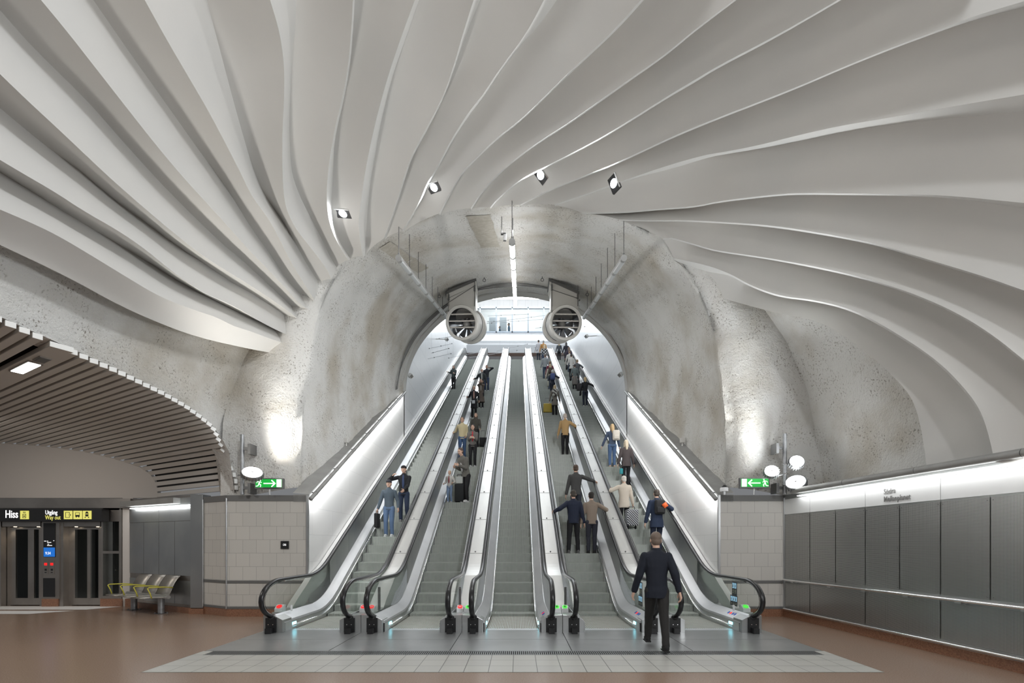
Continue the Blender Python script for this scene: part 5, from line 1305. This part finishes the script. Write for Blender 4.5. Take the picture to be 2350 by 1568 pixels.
handbag_T = soft_box('tote_bag', on_esc(1,1053,1140)+Vector((.02,0,.63)), (.24,.16,.24), cloth((.45,.47,.45)), 'pale grey tote bag resting on top of the tall black suitcase', 'bag', DN)
p = on_esc(1,1028,1143); H = 1.08
person(p, DN-.3, H, 'small blonde child in a dark red vest, white sleeves and pale blue jeans', hair=('short',(.55,.42,.26)), top=(.55,.53,.5), inner=(.25,.03,.04), bottom=(.20,.28,.42), shoe=(.5,.5,.5), lh=(-.16,.1,.6), rh=(.15,.1,.58), detail=1)
# --- fourth escalator, going up, backs to the viewer
UP = 0
def up(i, x, y, ytop, label, **k):
    p = on_esc(i, x, y); H = k.pop('H', None) or max(1.5, min(1.86, height(p, ytop))); rl = k.pop('rail', None)
    if rl: k['lh' if rl < 0 else 'rh'] = hand_on(p, i, rl, UP, H, k.pop('dY', .15))
    return person(p, UP, H, label, **k), p, H
up(3,1236,825,785,'person in a pale grey coat at the top of the fourth escalator', hair=('short',(.05,.04,.03)), top=(.48,.49,.52), coat=.36, bottom=(.03,.04,.06), H=1.72)
up(3,1247,827,783,'person in a mustard brown jacket with grey hair near the top', hair=('short',(.35,.34,.33)), top=(.42,.22,.07), bottom=(.06,.08,.12), H=1.75)
up(3,1250,838,795,'blonde woman in a black and white jacket below the mustard jacket', hair=('long',(.55,.43,.28)), top=(.5,.5,.5), pat=('check',(.03,.03,.03),9), bottom=(.04,.06,.1), H=1.66, shoe=(.6,.6,.6))
up(3,1251,866,807,'broad man in a pale grey jumper and dark blue trousers', hair=('short',(.16,.12,.09)), top=(.26,.28,.29), bottom=(.04,.06,.10), bulk=1.15, H=1.75, detail=0)
up(3,1266,885,832,'person in a maroon jacket with short brown hair', hair=('short',(.22,.15,.1)), top=(.16,.03,.05), bottom=blk, H=1.66)
r, p, H = up(3,1263,893,842,'blonde woman in a cream jacket with a dark brown backpack', hair=('long',(.45,.33,.2)), top=(.5,.46,.38), bottom=(.06,.08,.12), H=1.62)
backpack(r, H, cloth((.07,.05,.04)), 'dark brown backpack on the cream jacket')
r, p, H = up(3,1268,908,860,'grey haired person in a dark jacket with a blue backpack, one hand on the rail', hair=('short',(.5,.5,.48)), top=(.03,.035,.05), bottom=(.03,.035,.05), H=1.62, rail=1)
backpack(r, H, cloth((.06,.09,.22)), 'blue backpack on the grey haired person')
handbag(r, (-.27,-.05,.62), (.10,.22,.30), cloth((.4,.4,.33)), 'pale cloth bag at the left side of the grey haired person')
r, p, H = up(3,1273,950,887,'blonde woman in a grey jacket and black coat skirt with a striped backpack', hair=('long',(.5,.38,.22)), top=(.22,.20,.17), coat=.34, bottom=blk, H=1.62, kind='trousers')
backpack(r, H, cloth((.10,.085,.08), ('wave',(.55,.55,.5),3.0)), 'dark backpack with white stripes on the blonde woman above the yellow suitcase')
suitcase(on_esc(3,1262,946)+Vector((-.12,-.05,0)), (.46,.26,.50), mat('yellow_shell', (.62,.45,.06), .35), 'mustard yellow suitcase standing on the fourth escalator')
up(3,1297,1040,945,'white haired man in a mustard jumper, his hand on the right rail', hair=('short',(.55,.48,.42)), top=(.42,.27,.12), bottom=blk, rail=1, dY=.2, H=1.74, detail=1, bulk=1.08)
up(3,1322,1196,1050,'man with brown hair in a dark grey jacket stretching his arm to the right rail', hair=('short',(.07,.04,.025)), top=(.055,.055,.055), bottom=(.035,.04,.055), rail=1, dY=.35, H=1.78, detail=1, bulk=1.08, lean=.08)
up(3,1316,1267,1132,'man in navy jacket and black trousers with his left arm out on the rail', hair=('short',(.05,.04,.03)), top=navy, bottom=blk, rail=-1, dY=.1, H=1.74, detail=1, bulk=1.12, lf=(-.075,-.01,.04), rf=(.075,.0,.04), shoe=(.12,.12,.12))
up(3,1358,1267,1130,'man in a taupe shirt and dark trousers leaning over the right rail', hair=('short',(.02,.015,.012)), top=(.24,.19,.15), bottom=(.03,.032,.045), rail=1, dY=.25, H=1.70, detail=1, bulk=1.05, lean=.12)
# --- rightmost escalator, going up
up(4,1283,826,796,'blonde person with a pale bag at the very top of the rightmost escalator', hair=('long',(.5,.4,.25)), top=(.06,.07,.08), bottom=blk, H=1.55)
up(4,1300,831,790,'dark haired woman in a black coat high on the rightmost escalator', hair=('long',(.02,.015,.015)), top=(.02,.02,.03), coat=.4, bottom=blk, H=1.66)
up(4,1306,842,797,'brown haired person in a dark plum jacket below the black coat', hair=('long',(.15,.09,.06)), top=(.04,.03,.05), bottom=blk, H=1.62)
up(4,1307,853,807,'person in a white hooded jacket with brown hair', hair=('short',(.25,.16,.1)), top=(.58,.56,.52), bottom=(.05,.07,.1), H=1.62)
r, p, H = up(4,1311,863,813,'person in a long cream jacket with a black strap across the back', hair=('short',(.04,.03,.02)), top=(.6,.58,.54), coat=.38, bottom=blk, H=1.68)
handbag(r, (-.32,.0,.62), (.12,.30,.26), cloth(blk), 'black shoulder bag at the left hip of the cream jacket')
r, p, H = up(4,1319,892,838,'woman in a grey green cardigan and speckled long skirt', hair=('short',(.04,.03,.03)), top=(.13,.155,.15), bottom=(.05,.04,.035), kind='skirt', bpat=('check',(.3,.28,.25),28), H=1.64)
handbag(r, (-.26,.0,.62), (.12,.26,.26), cloth(blk), 'black bag at the left side of the speckled skirt')
suitcase(on_esc(4,1328,896)+Vector((.05,-.1,0)), (.36,.24,.46), cloth((.045,.04,.04)), 'dark wheeled case behind the speckled skirt')
up(4,1330,882,828,'man in a dark grey jacket, one hand on the rail, above the wheeled case', hair=('short',(.28,.2,.12)), top=(.09,.095,.10), bottom=blk, rail=1, H=1.70)
r, p, H = up(4,1343,930,866,'blonde woman in a black jacket and white shoes holding the right rail', hair=('pony',(.55,.4,.2)), top=blk, bottom=(.025,.03,.05), shoe=(.7,.68,.66), rail=1, H=1.66)
handbag(r, (-.27,-.02,.64), (.10,.26,.22), cloth(blk), 'black handbag at the left side of the blonde woman in white shoes')
r, p, H = up(4,1405,1063,963,'woman with long blonde hair, denim jacket and blue jeans', hair=('long',(.55,.38,.2)), top=(.06,.085,.14), bottom=(.09,.16,.30), shoe=(.55,.4,.3), H=1.70, detail=1, lh=(-.22,.08,.5))
backpack(r, H, cloth((.62,.57,.5)), 'cream backpack over the right shoulder of the long haired blonde woman', .12)
up(4,1437,1110,1018,'blonde woman with a bun in a dark brown jacket with a black shoulder bag', hair=('long',(.62,.52,.38)), top=(.075,.06,.06), coat=.42, bottom=(.012,.012,.015), H=1.66, detail=1, bulk=1.12)
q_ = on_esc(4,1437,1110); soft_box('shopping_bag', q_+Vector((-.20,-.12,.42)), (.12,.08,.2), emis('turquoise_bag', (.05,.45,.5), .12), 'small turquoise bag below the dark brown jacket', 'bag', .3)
r, p, H = up(4,1432,1203,1095,'white haired woman in a cream coat with her left arm stretched to the rail', hair=('short',(.72,.68,.62)), top=(.62,.55,.46), coat=.40, bottom=blk, rail=-1, dY=.2, H=1.60, detail=1, bulk=1.15)
sb = soft_box('striped_trolley_bag', p+Vector((.20,-.12,.10)), (.34,.26,.48), cloth((.65,.66,.68), ('wave',(.03,.03,.05),9)), 'black and white diagonally striped shopping trolley beside the cream coat', 'bag', .1)
q = MB()
for s_ in (-1,1): q.cyl((s_*.12-.015,0,-.05),(s_*.12+.015,0,-.05),.05,14)
q.cyl((-.12,0,-.05),(.12,0,-.05),.01,8); q.build('wheels', black, sb, False, True)
r, p, H = up(4,1507,1262,1132,'man in a dark blue jacket with a black backpack leaning to the right rail', hair=('short',(.06,.045,.035)), top=(.018,.03,.065), coat=.40, bottom=navy, rail=1, dY=.25, H=1.76, detail=1, bulk=1.14)
T = backpack(r, H, cloth((.02,.02,.022)), 'black backpack with orange flap on the man in a dark blue jacket', .04)
q = MB(); q.obox((.11,-.075,.24), (.035,0,-.05), (0,.045,0), (.05,0,.035)); o = q.build('orange_flap', mat('orange_cloth', (.85,.14,.03), .6), T, True, True)
# --- the man walking on the landing plate
p = Vector(((1507-CX)/F*7.25, 7.25, .002))
person(p, -.06, 1.78, 'man in a dark navy coat and black trousers walking away across the steel landing plate', hair=('short',(.15,.11,.085)), top=(.006,.009,.018), coat=.44, bottom=(.018,.017,.016), shoe=(.01,.01,.01),
  lh=(-.175,.07,.49), rh=(.165,-.08,.50), lf=(-.035,.20,.045), rf=(.045,-.14,.045), detail=2, bulk=1.10, lean=.06, group='walkers in the hall')
# --- two people behind the glass on the street level
for x_, l in ((1147,'blue grey figure of a person standing behind the top window, left of the pair'), (1168,'taller blue grey figure of a person behind the top window, right of the pair')):
    p = Vector(((x_-CX)/F*46, 46, zb_-.05)); person(p, PI/2, 1.55 if x_ < 1160 else 1.85, l, top=(.12,.2,.3), bottom=(.1,.17,.26), hair=('short',(.08,.1,.14)), group='people behind the top window')
